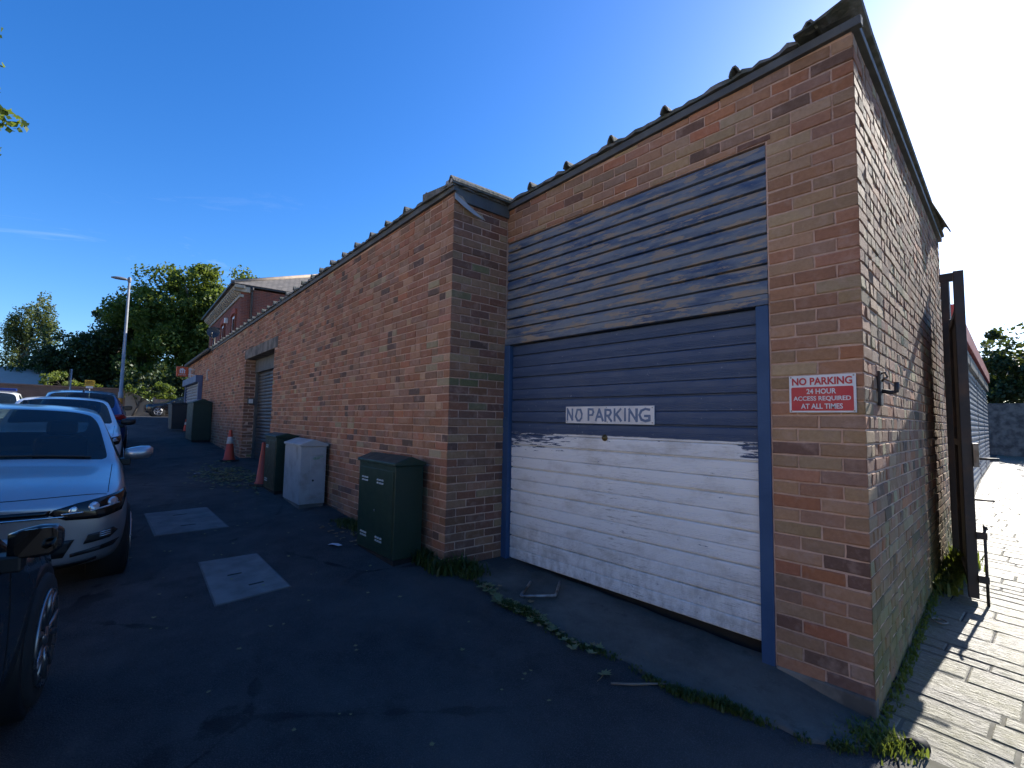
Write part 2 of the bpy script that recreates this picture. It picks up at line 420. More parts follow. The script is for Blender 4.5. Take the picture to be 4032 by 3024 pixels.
def lay(face, length, z0, pitch, ncourse, kind, pal, seed, top, base, openings=(), m0=False, m1=False, cseed0=None, cseed1=None, offk=0):
    rn = random.Random(seed); res = []
    J = .010
    for k in range(ncourse):
        za = z0+k*pitch; zb = za+pitch-J
        for (a, b) in bond(kind, k+offk, length, rn):
            first = a < 1e-6; last = b > length-1e-4
            col = pick(pal, rn)
            if first and cseed0 is not None: col = pick(pal, random.Random(cseed0*1000+k))
            if last and cseed1 is not None: col = pick(pal, random.Random(cseed1*1000+k))
            sa = a if (first and m0) else a+J/2; sb = b if (last and m1) else b-J/2
            segs = [(sa, sb, za, zb)]
            for (o0, o1, oz0, oz1) in openings:
                ns = []
                for (p, q, zc, zd) in segs:
                    if q <= o0 or p >= o1 or zd <= oz0 or zc >= oz1: ns.append((p, q, zc, zd)); continue
                    zm = (zc+zd)/2
                    if not (oz0 < zm < oz1):
                        if zm >= oz1: ns.append((p, q, max(zc, oz1+.004), zd))
                        else: ns.append((p, q, zc, min(zd, oz0-.004)))
                        continue
                    if p < o0-.03: ns.append((p, o0, zc, zd))
                    if q > o1+.03: ns.append((o1, q, zc, zd))
                segs = ns
            for (p, q, zc, zd) in segs:
                t = top((p+q)/2); zd = min(zd, t)
                if zd-zc < .018 or q-p < .03: continue
                if zd < base(face, (p+q)/2): continue
                res.append((face, p, q, zc, zd, col, m0 and first, m1 and last, rn.random()))
    return res

def brick_geo(bk, fine=True):
    face, s0, s1, z0, z1, col, m0, m1, sd_ = bk[:9]
    rn = random.Random(sd_)
    dep = .03; p = .0025+rn.uniform(-.0025, .0025); ch = rn.uniform(.0035, .006)
    L_ = s1-s0
    if fine:
        ring = [(0, 0), (.33, 0), (.68, 0), (1, 0), (1, .5), (1, 1), (.66, 1), (.31, 1), (0, 1), (0, .5)]
    else: ring = [(0, 0), (1, 0), (1, 1), (0, 1)]
    n = len(ring); jt = .0022
    mid = []; front = []; back = []
    tl = rn.uniform(-.0025, .0025); tz = rn.uniform(-.002, .002)
    for (a, b) in ring:
        js = 0 if (m0 and a == 0) or (m1 and a == 1) else rn.uniform(-jt, jt)
        s = s0+a*L_+js; z = z0+b*(z1-z0)+rn.uniform(-jt, jt)
        mid.append((s, p-ch*.8, z))
        c2 = ch*rn.uniform(.7, 1.7)
        if (m0 and a == 0) or (m1 and a == 1):
            s += -.0028 if a == 0 else .0028; mid[-1] = (s, p-.001, z); fs_ = s+(.0012 if a == 0 else -.0012)
        else: fs_ = s+(c2 if a == 0 else -c2 if a == 1 else 0)
        fz = z+(c2 if b == 0 else -c2 if b == 1 else 0)
        front.append((fs_, p+tl*(a-.5)*2+tz*(b-.5)*2, fz))
        bs = s + (dep if (m0 and a == 0) else -dep if (m1 and a == 1) else 0)
        back.append((bs, -dep, z))
    vs = [tuple(face.w(*q)) for q in front+mid+back]
    # face.w takes (s, n, z)
    fs = [tuple(range(n))]
    for i in range(n):
        j = (i+1) % n
        fs.append((i, i+n, j+n, j)); fs.append((i+n, i+2*n, j+2*n, j+n))
    return vs, fs, col
def brick_size(bk):
    face, s0, s1, z0, z1 = bk[:5]
    c = face.w((s0+s1)/2, 0, (z0+z1)/2); v = c-Vector((0, 0, CAMH)); D2 = v.length_squared
    if not in_view(*c): return 0
    return (s1-s0)*(z1-z0)*abs(face.N.dot(v))/(D2*math.sqrt(D2))
def set_col(me, cols_per_face):
    a = me.attributes.new('bc', 'FLOAT_COLOR', 'CORNER')
    arr = np.empty((len(me.loops), 4), np.float32); arr[:, 3] = 1
    for pi, pl_ in enumerate(me.polygons):
        arr[pl_.loop_start:pl_.loop_start+pl_.loop_total, :3] = cols_per_face[pi]
    a.data.foreach_set('color', arr.ravel())
def place_bricks(bks, parent, nobj, m, restname):
    bks = sorted(bks, key=brick_size, reverse=True)
    for bk in bks[:nobj]:
        vs, fs, col = brick_geo(bk)
        me = bpy.data.meshes.new('brick'); me.from_pydata(vs, [], fs); set_col(me, [col]*len(fs))
        link('brick', me, bk[9] if len(bk) > 9 else m, parent)
    V = []; Fc = []; Cc = []
    for bk in bks[nobj:]:
        vs, fs, col = brick_geo(bk, brick_size(bk) > 1.5e-5); k = len(V)
        V += vs; Fc += [tuple(i+k for i in f) for f in fs]; Cc += [col]*len(fs)
    me = bpy.data.meshes.new(restname); me.from_pydata(V, [], Fc); set_col(me, Cc)
    o = link(restname, me, m, parent); o['kind'] = 'stuff'
    return o

def corner_plan(mb, P, D1, N1, L1, D2, N2, L2, rec, th_, z0, z1):
    P = Vector(P); c = P-(N1+N2)*rec
    pts = [c, c+D1*L1, c+D1*L1-N1*th_, P-(N1+N2)*th_, c+D2*L2-N2*th_, c+D2*L2]
    mb.prism([(p.x, p.y) for p in pts], lambda p2, t: (p2[0], p2[1], t), z0, z1)
# ------------------------------------------------------------------ long brick workshop
th = rad(2.1)
MD = Vector((-math.cos(th), math.sin(th), 0)); MNIN = Vector((math.sin(th), math.cos(th), 0))
CB = Vector((-3.804, 2.548, 0))
FM = Face(CB, MD, -MNIN)
FR = Face(CB, (0, 1, 0), (1, 0, 0)); RETL = .669
LEN = 20.3
def eave(s): return 3.735-.0078*s
ws = thing('brick_workshop', 'long low red brick workshop with a roller shutter doorway, left of the blue garage door', 'workshop', (-12, 3.2, .6))
OPEN = (6.43, 9.05, -1, 2.90); LINT = (6.2, 9.14, 2.90, 3.125)
REC = -.0045
mb = MB()
for poly in ([(1.0, -.3), (6.43, -.3), (6.43, eave(6.43)), (1.0, eave(1))],
             [(9.05, -.3), (LEN, -.3), (LEN, eave(LEN)), (9.05, eave(9.05))],
             [(6.43, 3.0), (9.05, 3.0), (9.05, eave(9.05)), (6.43, eave(6.43))]):
    mb.prism(poly, FM.fn, REC, -.36)
corner_plan(mb, CB, FM.D, FM.N, 1.0, FR.D, FR.N, RETL+.5, -REC, .3, -.3, 3.727)
# back and far walls close the shell
FM.box(mb, 0, LEN, -6.0, -6.25, -.3, 3.5); FM.box(mb, LEN-.25, LEN, -.36, -6.0, -.3, 3.5); FM.box(mb, 0, .25, -1.1, -6.0, -.3, 3.5)
wall = mb.build('wall', MORTAR, ws)
gbase = lambda f, s: gz(*(f.P+f.D*s)[:2])-.06
bk = lay(FM, LEN, .10, .075, 49, 'mixed', 'main', 3, lambda s: eave(s)-.004, gbase, [OPEN, LINT], m0=True, cseed0=77)
bk += lay(FR, RETL, .10, .075, 49, 'stretcher', 'ret', 4, lambda s: 3.66, gbase, m0=True, cseed0=77, offk=1)
# reveal of the doorway (left side, faces the camera)
FV = Face(FM.w(9.05, 0, 0), MNIN, -MD)
bk += lay(FV, .35, .10, .075, 40, 'stretcher', 'ret', 6, lambda s: 2.89, gbase)
place_bricks(bk, wall, 300, BRICK, 'brickwork')
mb = MB(); FM.box(mb, 6.2, 9.14, .008, -.36, 2.902, 3.122)
mb.build('lintel', LINTEL, ws, bevel=.008)
# fascia and roof
mb = MB(); mb.prism([(-.035, eave(0)-.003), (LEN+.1, eave(LEN)-.003), (LEN+.1, eave(LEN)+.055), (-.035, eave(0)+.055)], FM.fn, .03, -.02); mb.build('fascia', FASCIA, ws, bevel=.004)
mb = MB(); FR.box(mb, .0, RETL, .028, -.02, 3.655, 3.775); mb.build('barge_board', FASCIA, ws, bevel=.004)
def ragged(mb, F, s0, s1, zf, n0, n1, seed, th_=.028):
    rn = random.Random(seed); n = int((s1-s0)/.055); vs = []
    for i in range(n+1):
        s = s0+(s1-s0)*i/n; z = zf(s)
        o_ = n0+rn.uniform(-.018, .012); zt = z+th_+rn.uniform(-.008, .010)
        vs += [F.w(s, o_, z), F.w(s, o_-.006, zt), F.w(s, n1, zt+.06), F.w(s, n1, z)]
    fs = []
    for i in range(n):
        for k in range(4): fs.append((i*4+k, i*4+(k+1) % 4, i*4+4+(k+1) % 4, i*4+4+k))
    fs += [(0, 1, 2, 3), tuple(n*4+q for q in (3, 2, 1, 0))]
    mb.add(vs, fs)
mb = MB(); ragged(mb, FM, -.06, LEN+.1, lambda s: eave(s)+.054, .055, -6.3, 2)
roof = mb.build('roof_sheet', ROOFM, ws)
def roll(F, s, z, seed, n0=.07, n1=-2.0, k=1.):
    rn = random.Random(seed); wd = .036*k; h = .062*k*rn.uniform(.88, 1.1); t = .010
    pr = [(-wd, 0), (-wd*.75, h*.55), (-wd*.25, h), (wd*.3, h*1.02), (wd*.85, h*.5), (wd*1.1, 0), (wd*.8, 0), (wd*.55, h*.4), (wd*.15, h-t), (-wd*.15, h-t), (-wd*.5, h*.45), (-wd*.7, 0)]
    mb = MB(); j = rn.uniform(-.008, .008)
    mb.prism([(s+a, z+b) for a, b in pr], F.fn, n0+j, n1)
    return mb
for i in range(44):
    s = -.03+.4615*i
    if s < LEN: roll(FM, s, eave(s)+.072, i+200).build('roof_roll', ROOFM, roof)
mb = MB(); mb.tube([FM.w(14.3, .10, eave(14.3)+.03), FM.w(LEN+.1, .10, eave(LEN)+.02)], .055, 10); mb.build('gutter', FASCIA, ws, True)
# torn lead flashing on the return, and roof edge above it
mb = MB()
fl = [(-.01, 3.655), (.09, 3.60), (.20, 3.555), (.34, 3.535), (.30, 3.56), (.17, 3.62), (.06, 3.69), (-.012, 3.71)]
mb.add([FR.w(a, .034+.02*(b < 3.58)+.012*math.sin(a*30), b) for a, b in fl], [tuple(range(len(fl)))])
o = mb.build('flashing', LEAD, ws); sm_ = o.modifiers.new('s', 'SOLIDIFY'); sm_.thickness = .004
mb = MB(); ragged(mb, FR, -.05, RETL-.05, lambda s: 3.772, .05, -.5, 9); mb.build('verge', ROOFM, ws)
mb = MB(); FR.box(mb, -.055, .05, .056, -.08, 3.80, 3.845); mb.build('verge_cap', LEAD, ws, bevel=.012)
# shutter door
SHUT = NT('galvanised_shutter'); p_ = SHUT.pos()
SHUTM = SHUT.fin(SHUT.mix(SHUT.ramp(SHUT.noise(SHUT.map(p_, (1, 1, .35)), 3, 8, .7), .35, .7), (.13, .135, .14), (.05, .052, .055)), .5, .6)
FD = Face(FM.w(0, -.30, 0), MD, -MNIN)
sd_o = MB(); FD.box(sd_o, 6.43, 6.50, .07, -.03, .3, 2.62); FD.box(sd_o, 8.98, 9.05, .07, -.03, .3, 2.62); FD.box(sd_o, 6.43, 9.05, .09, -.03, 2.60, 2.9)
sdoor = sd_o.build('shutter_frame', FASCIA, ws, bevel=.005)
z = gz(-11, 2.8)+.02
while z < 2.60:
    mb = MB(); pr = [(0, .0), (.010, .012), (.016, .037), (.010, .062), (0, .072), (-.006, .072), (-.006, 0)]
    mb.prism(pr, lambda p2, t, z=z: FD.w(t, p2[0], z+p2[1]), 6.50, 8.98)
    mb.build('shutter_slat', SHUTM, sdoor); z += .075
# small fixings on the workshop wall
def fixing(name, label, F, s, z, w_, h_, dep, m, cat):
    mb = MB(); F.box(mb, s-w_/2, s+w_/2, dep, .002, z-h_/2, z+h_/2); o = mb.build(name, m, None, bevel=.006); return tag(o, label, cat)
kp = thing('door_keypad', 'small pale entry keypad on the brick reveal of the shutter doorway', 'keypad', FV.w(.15, .03, 1.93))
mb = MB(); FV.box(mb, .08, .24, .05, .004, 1.85, 2.0); mb.build('housing', FASCIA, kp, bevel=.006)
mb = MB(); FV.box(mb, .10, .19, .056, .051, 1.88, 1.975); mb.build('face_plate', WHITE, kp)
wp = MB(); wp.tube([FM.w(14.35, .02, 2.98), FM.w(14.32, .07, 3.02), FM.w(14.42, .08, 3.0), FM.w(14.42, .07, 2.72), FM.w(14.5, .04, 2.68), FM.w(14.55, .02, 2.72)], .016, 8)
tag(wp.build('wall_bracket', WHITE, None, True), 'small white looped bracket fixed high on the workshop brickwork', 'bracket')
# ------------------------------------------------------------------ garage with the blue and white door
YG = 3.217
GX0, GX1 = -3.804, -.768
FG = Face((GX0, YG, 0), (1, 0, 0), (0, -1, 0)); GL = GX1-GX0
FS = Face((GX1, YG, 0), SD, SNRM); SLEN = 4.6
GTOP = 3.80
def geave(s): return 3.735+.042*s
gr_ = thing('brick_garage', 'brick lock-up garage with a tall boarded front and a blue and white painted door', 'garage', (-2, 4, .2))
PX0 = -1.253-GX0
mb = MB()
corner_plan(mb, (GX1, YG, 0), Vector((-1, 0, 0)), FG.N, GL-PX0, FS.D, FS.N, SLEN, -REC, .3, -.3, 3.86)
mb.prism([(0, 3.40), (PX0, 3.40), (PX0, geave(PX0)), (0, geave(0))], FG.fn, REC, -.34)
FS.box(mb, SLEN-.25, SLEN, -.34, -3.2, -.3, 3.8)
gw = mb.build('wall', MORTAR, gr_)
fb = lambda f, s: -.15
OPG = (-.1, PX0, -1, 3.40)
pb = lay(FG, GL, .0, .0785, 49, 'stretcher', 'pier', 21, lambda s: geave(s)-.004, lambda f, s: gz(-.9, 3)-.06, [OPG], m1=True, cseed1=88)
# pier courses restart at the jamb so that whole bricks meet the frame
pb = [b for b in pb if b[3] > 3.39]
FP = Face((GX1, YG, 0), (-1, 0, 0), (0, -1, 0))
pb += lay(FP, .485, .0, .0785, 44, 'stretcher', 'pier', 22, lambda s: 3.45, lambda f, s: gz(-.9, 3)-.06, m0=True, cseed0=88)
FLAT = lambda b: b
sbk = lay(FS, SLEN, .0, .0785, 50, 'side', 'side', 23, lambda s: 3.86, lambda f, s: gz(-.7, 3.2+s)-.08, m0=True, cseed0=88, offk=1)
pb = [tuple(b)+(BRICK,) for b in pb]; sbk = [tuple(b)+(BRICK_A,) for b in sbk]
allb = sorted(pb+sbk, key=brick_size, reverse=True)
for bkk in allb[:300]:
    vs, fs, col = brick_geo(bkk)
    me = bpy.data.meshes.new('brick'); me.from_pydata(vs, [], fs); set_col(me, [col]*len(fs)); link('brick', me, bkk[9], gw)
for nm, sel, m in (('brickwork', BRICK, BRICK), ('side_brickwork', BRICK_A, BRICK_A)):
    V = []; Fc = []; Cc = []
    for bkk in allb[300:]:
        if bkk[9] is not sel: continue
        vs, fs, col = brick_geo(bkk); k = len(V); V += vs; Fc += [tuple(i+k for i in f) for f in fs]; Cc += [col]*len(fs)
    me = bpy.data.meshes.new(nm); me.from_pydata(V, [], Fc); set_col(me, Cc); o = link(nm, me, m, gw); o['kind'] = 'stuff'
# dark cement plinth at foot of pier
mb = MB(); FG.box(mb, PX0+.002, GL+.008, .016, -.05, -.2, gz(-1, 3)+.10)
mb.build('plinth', LINTEL, gr_, bevel=.012)
mb = MB(); mb.prism([(-.03, geave(0)-.003), (GL+.05, geave(GL)-.003), (GL+.05, geave(GL)+.052), (-.03, geave(0)+.052)], FG.fn, .03, -.02); mb.build('fascia', FASCIA, gr_, bevel=.004)
mb = MB(); ragged(mb, FG, -.02, GL-.27, lambda s: geave(s)+.058, .055, -4.7, 12)
groof = mb.build('roof_sheet', ROOFM, gr_)
for i, (xx, k) in enumerate([(-3.41, 1), (-2.93, 1), (-2.44, 1), (-1.94, 1), (-1.42, 1.05), (-.97, 1.35)]):
    s = xx-GX0; roll(FG, s, geave(s)+.075, 300+i, k=k, n1=-4.5).build('roof_roll', ROOFM, groof)
# verge along the side wall: overhanging sheet with an upturned front corner
mb = MB(); FS.box(mb, -.03, SLEN+.02, .034, -.05, 3.86, 3.905); mb.build('verge_board', FASCIA, gr_, bevel=.004)
mb = MB(); vs = []
for i, (s, z) in enumerate([(-.09, 4.06), (-.05, 4.045), (.02, 4.02), (.3, 3.99), (1, 3.98), (2.5, 3.96), (SLEN+.05, 3.945)]):
    for (n_, f_) in ((.055, 1), (.0, .72), (-.11, .15), (-.28, 0)): vs.append(FS.w(s, n_, 3.94+(z-3.94)*f_))
    for (n_, dz) in ((-.28, 3.922), (.0, 3.94+(z-3.94)*.72-.024), (.05, 3.94+(z-3.94)*.97-.022)): vs.append(FS.w(s, n_, dz))
NP = 7; fs = [(i*NP+k, i*NP+(k+1) % NP, i*NP+NP+(k+1) % NP, i*NP+NP+k) for i in range(6) for k in range(NP)] + [tuple(range(NP)), tuple(range(42, 49))[::-1]]
mb.add(vs, fs); mb.build('verge_sheet', ROOFM, gr_)
# timber frame
def fbox(name, x0, x1, z0, z1, y0, y1, m=FRAMEP, par=None, bevel=.006):
    mb = MB(); mb.box(x0, x1, y0, y1, z0, z1); return mb.build(name, m, par or gr_, bevel=bevel)
fbox('frame_post', -3.835, -3.725, .20, 2.335, YG-.012, YG+.10)
fbox('frame_post', -1.335, -1.257, .12, 2.335, YG-.010, YG+.10)
fbox('frame_head', -3.800, -1.255, 2.337, 2.405, YG-.016, YG+.10, BOARDP)
fbox('interior_shade_sheet', -3.8, -1.26, 0.0, 3.42, YG+.16, YG+.19, DARK, None, 0)  # near-black sheet that paints in the unlit garage interior behind the door
# boards above the door
bp = fbox('board_backing', -3.80, -1.256, 2.407, 3.40, YG+.045, YG+.07, FRAMEP)
NBD = 10; hb = (3.398-2.410)/NBD
for i in range(NBD):
    z0 = 2.410+i*hb; mb = MB()
    pr = [(.020, z0), (.000, z0+.004), (-.002, z0+hb*.45), (.010, z0+hb-.012), (.024, z0+hb-.004), (.04, z0+hb-.004), (.04, z0)]
    j = RN.uniform(-.002, .002)
    mb.prism(pr, lambda p2, t: (t, YG+.004+p2[0], p2[1]), -3.797+RN.uniform(0, .004), -1.258-RN.uniform(0, .004))
    mb.build('board', BOARDP, bp)
# the door itself: ribbed slats
gd = fbox('garage_door', -3.72, -1.34, .262, 2.33, YG+.060, YG+.085, DOORP, None, .004)
NSL = 19; hs = (2.328-.250)/NSL
for i in range(NSL):
    z0 = .250+i*hs; pr = [(.030, z0)]
    wide = .013 if i % 2 == 0 else .004
    pr += [(.020 if i % 2 == 0 else .006, z0+.001), (.020 if i % 2 == 0 else .006, z0+wide*.6), (.0, z0+wide)]
    z = z0+.016
    for q in range(4):                      # fine ribs on the lower part of each slat
        pr += [(.0, z), (-.0022, z+.002), (-.0022, z+.006), (.0, z+.008)]; z += .0115
    pr += [(-.001, z0+hs*.62), (-.001, z0+hs-.010), (.004, z0+hs-.003), (.010, z0+hs-.0015), (.030, z0+hs-.0015)]
    mb = MB(); j = RN.uniform(-.0015, .0015)
    mb.prism(pr, lambda p2, t: (t, YG+.030+j+p2[0], p2[1]), -3.716, -1.343)
    mb.build('slat', DOORP, gd)
hm = mat('brass_tarnished', (.18, .12, .05), .5, metal=.8)
mb = MB(); mb.lathe([(.028, 0), (.026, .008), (.012, .012), (.010, .03), (.0, .03)], 14, (0, 0, 0), 'y')
mb.v = [(x-2.56, YG+.030-y, z+1.455) for x, y, z in mb.v]; mb.build('door_handle', hm, gd, True)

# ------------------------------------------------------------------ signs
FONT = None
def text_mesh(body, size, offset=0.):
    cu = bpy.data.curves.new('t', 'FONT'); cu.body = body; cu.size = size; cu.offset = offset; cu.extrude = 0.0012; cu.resolution_u = 3
    o = bpy.data.objects.new('t', cu); COL.objects.link(o)
    dg = bpy.context.evaluated_depsgraph_get(); dg.update()
    me = bpy.data.meshes.new_from_object(o.evaluated_get(dg)); bpy.data.objects.remove(o); bpy.data.curves.remove(cu)
    return me
def put_text(name, body, w_, h_, cx, cz, place, m, parent, offset=0.0, shear=0.):
    """place(x, z, n)-> world ; fit text to box w_ x h_ centred at cx, cz"""
    me = text_mesh(body, 1., offset); co = np.array([v.co[:] for v in me.vertices])
    lo = co.min(0); hi = co.max(0)
    for v, c in zip(me.vertices, co):
        x = (c[0]-lo[0])/(hi[0]-lo[0])-.5; y_ = (c[1]-lo[1])/(hi[1]-lo[1])-.5
        v.co = place(cx+x*w_+shear*y_*h_, cz+y_*h_, c[2])
    me.materials.clear(); return link(name, me, m, parent)
# red and white sign on the pier
REDP = mat('sign_red', (.46, .022, .035), .45, grime=.1); BLUEL = mat('hand_painted_blue', (.10, .15, .25), .7, (.16, .21, .30), 30)
sg = thing('parking_sign', 'red and white metal NO PARKING 24 HOUR ACCESS sign screwed to the brick pier', 'sign', (-.973, YG-.02, 1.66))
cx, cz, W_, H_ = -.972, 1.768, .340, .216
mb = MB(); mb.box(cx-W_/2, cx+W_/2, YG-.016, YG-.010, cz-H_/2, cz+H_/2); mb.build('sign_plate', WHITE, sg, bevel=.001)
PL = lambda x, z, n: (x, YG-.0195-n, z)
def rrect(x0, x1, z0, z1, r_):
    pts = []
    for (ax, az, a0) in ((x1-r_, z1-r_, 0), (x0+r_, z1-r_, 90), (x0+r_, z0+r_, 180), (x1-r_, z0+r_, 270)):
        for k in range(5): a = rad(a0+k*22.5); pts.append((ax+r_*math.cos(a), az+r_*math.sin(a)))
    return pts
mb = MB(); mb.prism(rrect(cx-.158, cx+.158, cz-.098, cz+.040, .008), lambda p2, t: (p2[0], t, p2[1]), YG-.016, YG-.0175); mb.build('red_panel', REDP, sg)
put_text('lettering', 'NO PARKING', .306, .044, cx, cz+.073, lambda x, z, n: (x, YG-.0178-n, z), REDP, sg, .028)
put_text('lettering', '24 HOUR', .150, .030, cx, cz+.014, PL, WHITE, sg, .016)
put_text('lettering', 'ACCESS REQUIRED', .292, .030, cx, cz-.029, PL, WHITE, sg, .016)
put_text('lettering', 'AT ALL TIMES', .212, .030, cx, cz-.072, PL, WHITE, sg, .016)
SCREW = mat('screw_steel', (.25, .24, .22), .4, metal=.9)
for a in (-1, 1):
    for b in (-1, 1):
        mb = MB(); mb.lathe([(.005, 0), (.004, .003), (0, .003)], 10, (0, 0, 0), 'y'); mb.v = [(x+cx+a*.160, YG-.016-y, z+cz+b*.099) for x, y, z in mb.v]; mb.build('screw', SCREW, sg)
# hand-painted board on the door
nb = thing('painted_board', 'white board hand-lettered NO PARKING in blue, fixed across the garage door', 'sign', (-2.535, YG, 1.57))
cx, cz = -2.535, 1.640; YS = YG+.026
BW = mat('board_white', (.66, .65, .63), .6, (.52, .50, .47), 5, .45, .75)
mb = MB(); mb.box(cx-.445, cx+.445, YS-.012, YS, cz-.071, cz+.073); mb.build('board', BW, nb, bevel=.002)
# letters painted by brush: each stroke a slab, as on the board
def strokes(lst, x0, w_, z0, h_, t):
    mb = MB()
    for (a, b, c, e) in lst:
        p = Vector((x0+a*w_, 0, z0+b*h_)); q = Vector((x0+c*w_, 0, z0+e*h_)); dd = (q-p).normalized(); nn = Vector((-dd.z, 0, dd.x))*t/2*RN.uniform(.9, 1.15)
        n2 = nn*RN.uniform(.8, 1.1)
        p -= dd*t*.35; q += dd*t*.35
        pts = [p+nn, p-nn, q-n2, q+n2]; yy = YS-.0135-RN.uniform(0, .0008)
        mb.add([(v.x, yy, v.z) for v in pts]+[(v.x, YS-.0115, v.z) for v in pts], [(0, 1, 2, 3), (4, 7, 6, 5), (0, 4, 5, 1), (1, 5, 6, 2), (2, 6, 7, 3), (3, 7, 4, 0)])
    return mb
GL_ = {'N': [(0, 0, 0.02, 1), (0, 1, 1, 0), (1, 0, 1, 1)],
       'O': [(.25, 1, .75, 1), (.75, 1, 1, .6), (1, .6, .95, .25), (.95, .25, .65, 0), (.65, 0, .3, 0), (.3, 0, 0, .35), (0, .35, .25, 1)],
       'P': [(0, 0, 0, 1), (0, 1, .8, .97), (.8, .97, .95, .72), (.95, .72, .75, .48), (.75, .48, 0, .45)],
       'A': [(0, 0, .5, 1), (.5, 1, 1, 0), (.22, .33, .8, .33)],
       'R': [(0, 0, 0, 1), (0, 1, .8, .97), (.8, .97, .93, .74), (.93, .74, .7, .5), (.7, .5, 0, .45), (.4, .45, 1, 0)],
       'K': [(0, 0, 0, 1), (.95, 1, .05, .45), (.3, .55, 1, 0)],
       'I': [(.5, 0, .5, 1)],
       'G': [(1, .93, .6, 1), (.6, 1, .2, .85), (.2, .85, 0, .5), (0, .5, .2, .12), (.2, .12, .6, 0), (.6, 0, 1, .08), (1, .08, 1, .42), (1, .42, .55, .42)]}
xl = -.425
for ch, w_, gap in (('N', .058, .038), ('O', .070, .072), ('P', .056, .022), ('A', .074, .026), ('R', .060, .032), ('K', .062, .030), ('I', .018, .030), ('N', .068, .026), ('G', .088, 0)):
    strokes(GL_[ch], cx+xl, w_, cz-.045+RN.uniform(-.004, .004), .092, .0185).build('letter', BLUEL, nb); xl += w_+gap
for (a, b) in ((-.43, .058), (-.43, -.056), (0, .062), (.01, -.056), (.43, .058), (.43, -.056)):
    mb = MB(); mb.lathe([(.005, 0), (.004, .003), (0, .003)], 8, (0, 0, 0), 'y'); mb.v = [(x+cx+a, YS-.012-y, z+cz+b) for x, y, z in mb.v]; mb.build('screw', SCREW, nb)
# ------------------------------------------------------------------ gate at the end of the side wall
RUST = mat('dark_gate_steel', (.035, .033, .034), .6, (.085, .05, .035), 6, .5, .75, metal=.2, bump=.4, bsc=45)
GALV = mat('worn_galvanised_steel', (.22, .21, .19), .5, (.12, .08, .05), 9, .45, .7, metal=.6)
gp = thing('gate_post', 'tall dark steel gate post standing at the end of the alley brick wall', 'post', (-.93, 7.15, .18))
mb = MB(); mb.box(-.958, -.888, 7.10, 7.18, .1, 3.20); mb.build('post', RUST, gp, bevel=.006)
mb = MB(); mb.box(-.968, -.80, 7.11, 7.17, 3.20, 3.29); mb.build('cap', RUST, gp, bevel=.006)
HG = Vector((-.858, 6.98, 0)); EG = Vector((-.655, 5.78, 0)); GD = (EG-HG).normalized(); GLn = (EG-HG).length; GN = Vector((-GD.y, GD.x, 0))
if GN.x < 0: GN = -GN
FGT = Face(HG, GD, GN)
gt = thing('alley_gate', 'dark sheet steel alley gate leaf swung open along the brick wall, with drop bolt', 'gate', (-.77, 6.4, .2))
mb = MB(); FGT.box(mb, .05, GLn-.09, .006, -.006, .22, 2.70); mb.build('sheet', RUST, gt)
mb = MB(); FGT.box(mb, 0, .06, .03, -.03, .20, 2.74); mb.build('hinge_stile', RUST, gt, bevel=.004)
mb = MB(); FGT.box(mb, GLn-.10, GLn, .035, -.035, .16, 2.98); mb.build('lock_stile', RUST, gt, bevel=.004)
for z in (.24, 1.42, 2.62):
    mb = MB(); FGT.box(mb, .06, GLn-.10, .028, -.028, z, z+.06); mb.build('rail', RUST, gt, bevel=.004)
mb = MB(); FGT.box(mb, GLn-.08, GLn+.02, .075, .036, 1.26, 1.46); mb.build('lock_box', GALV, gt, bevel=.004)
mb = MB(); mb.tube([FGT.w(GLn-.03, .06, 1.33), FGT.w(GLn-.03, .20, 1.33)], .010, 8); mb.build('lock_handle', RUST, gt, True)
mb = MB(); mb.tube([FGT.w(GLn-.03, .03, .98), FGT.w(GLn-.03, .16, .98)], .008, 8); mb.build('peg', RUST, gt, True)
mb = MB(); bx = .085
mb.tube([FGT.w(GLn+.10, .09, .76), FGT.w(GLn-.01, bx, .775), FGT.w(GLn+.0, bx, .74), FGT.w(GLn+.02, bx, .11)], .011, 8); mb.build('drop_bolt', RUST, gt, True)
for z in (.66, .30):
    mb = MB(); FGT.box(mb, GLn-.05, GLn+.03, .10, .03, z, z+.06); mb.build('bolt_keep', RUST, gt, bevel=.004)
# wall hook that holds the gate back
hk = thing('wall_hook', 'black iron gate hook bolted to the sunny brick side wall near the corner', 'hook', FS.w(.40, .02, 1.8))
mb = MB(); FS.box(mb, .36, .44, .018, .0, 1.71, 1.92); mb.build('back_plate', RUST, hk, bevel=.005)
mb = MB(); mb.tube([FS.w(.40, .01, 1.80), FS.w(.41, .06, 1.79), FS.w(.41, .085, 1.795), FS.w(.41, .088, 1.85)], .013, 8); mb.build('hook_arm', RUST, hk, True)
mb = MB(); mb.tube([FS.w(.40, .01, 1.90), FS.w(.385, .035, 1.91), FS.w(.415, .045, 1.885), FS.w(.40, .02, 1.86), FS.w(.38, .04, 1.875)], .007, 6); mb.build('wire', GALV, hk, True)
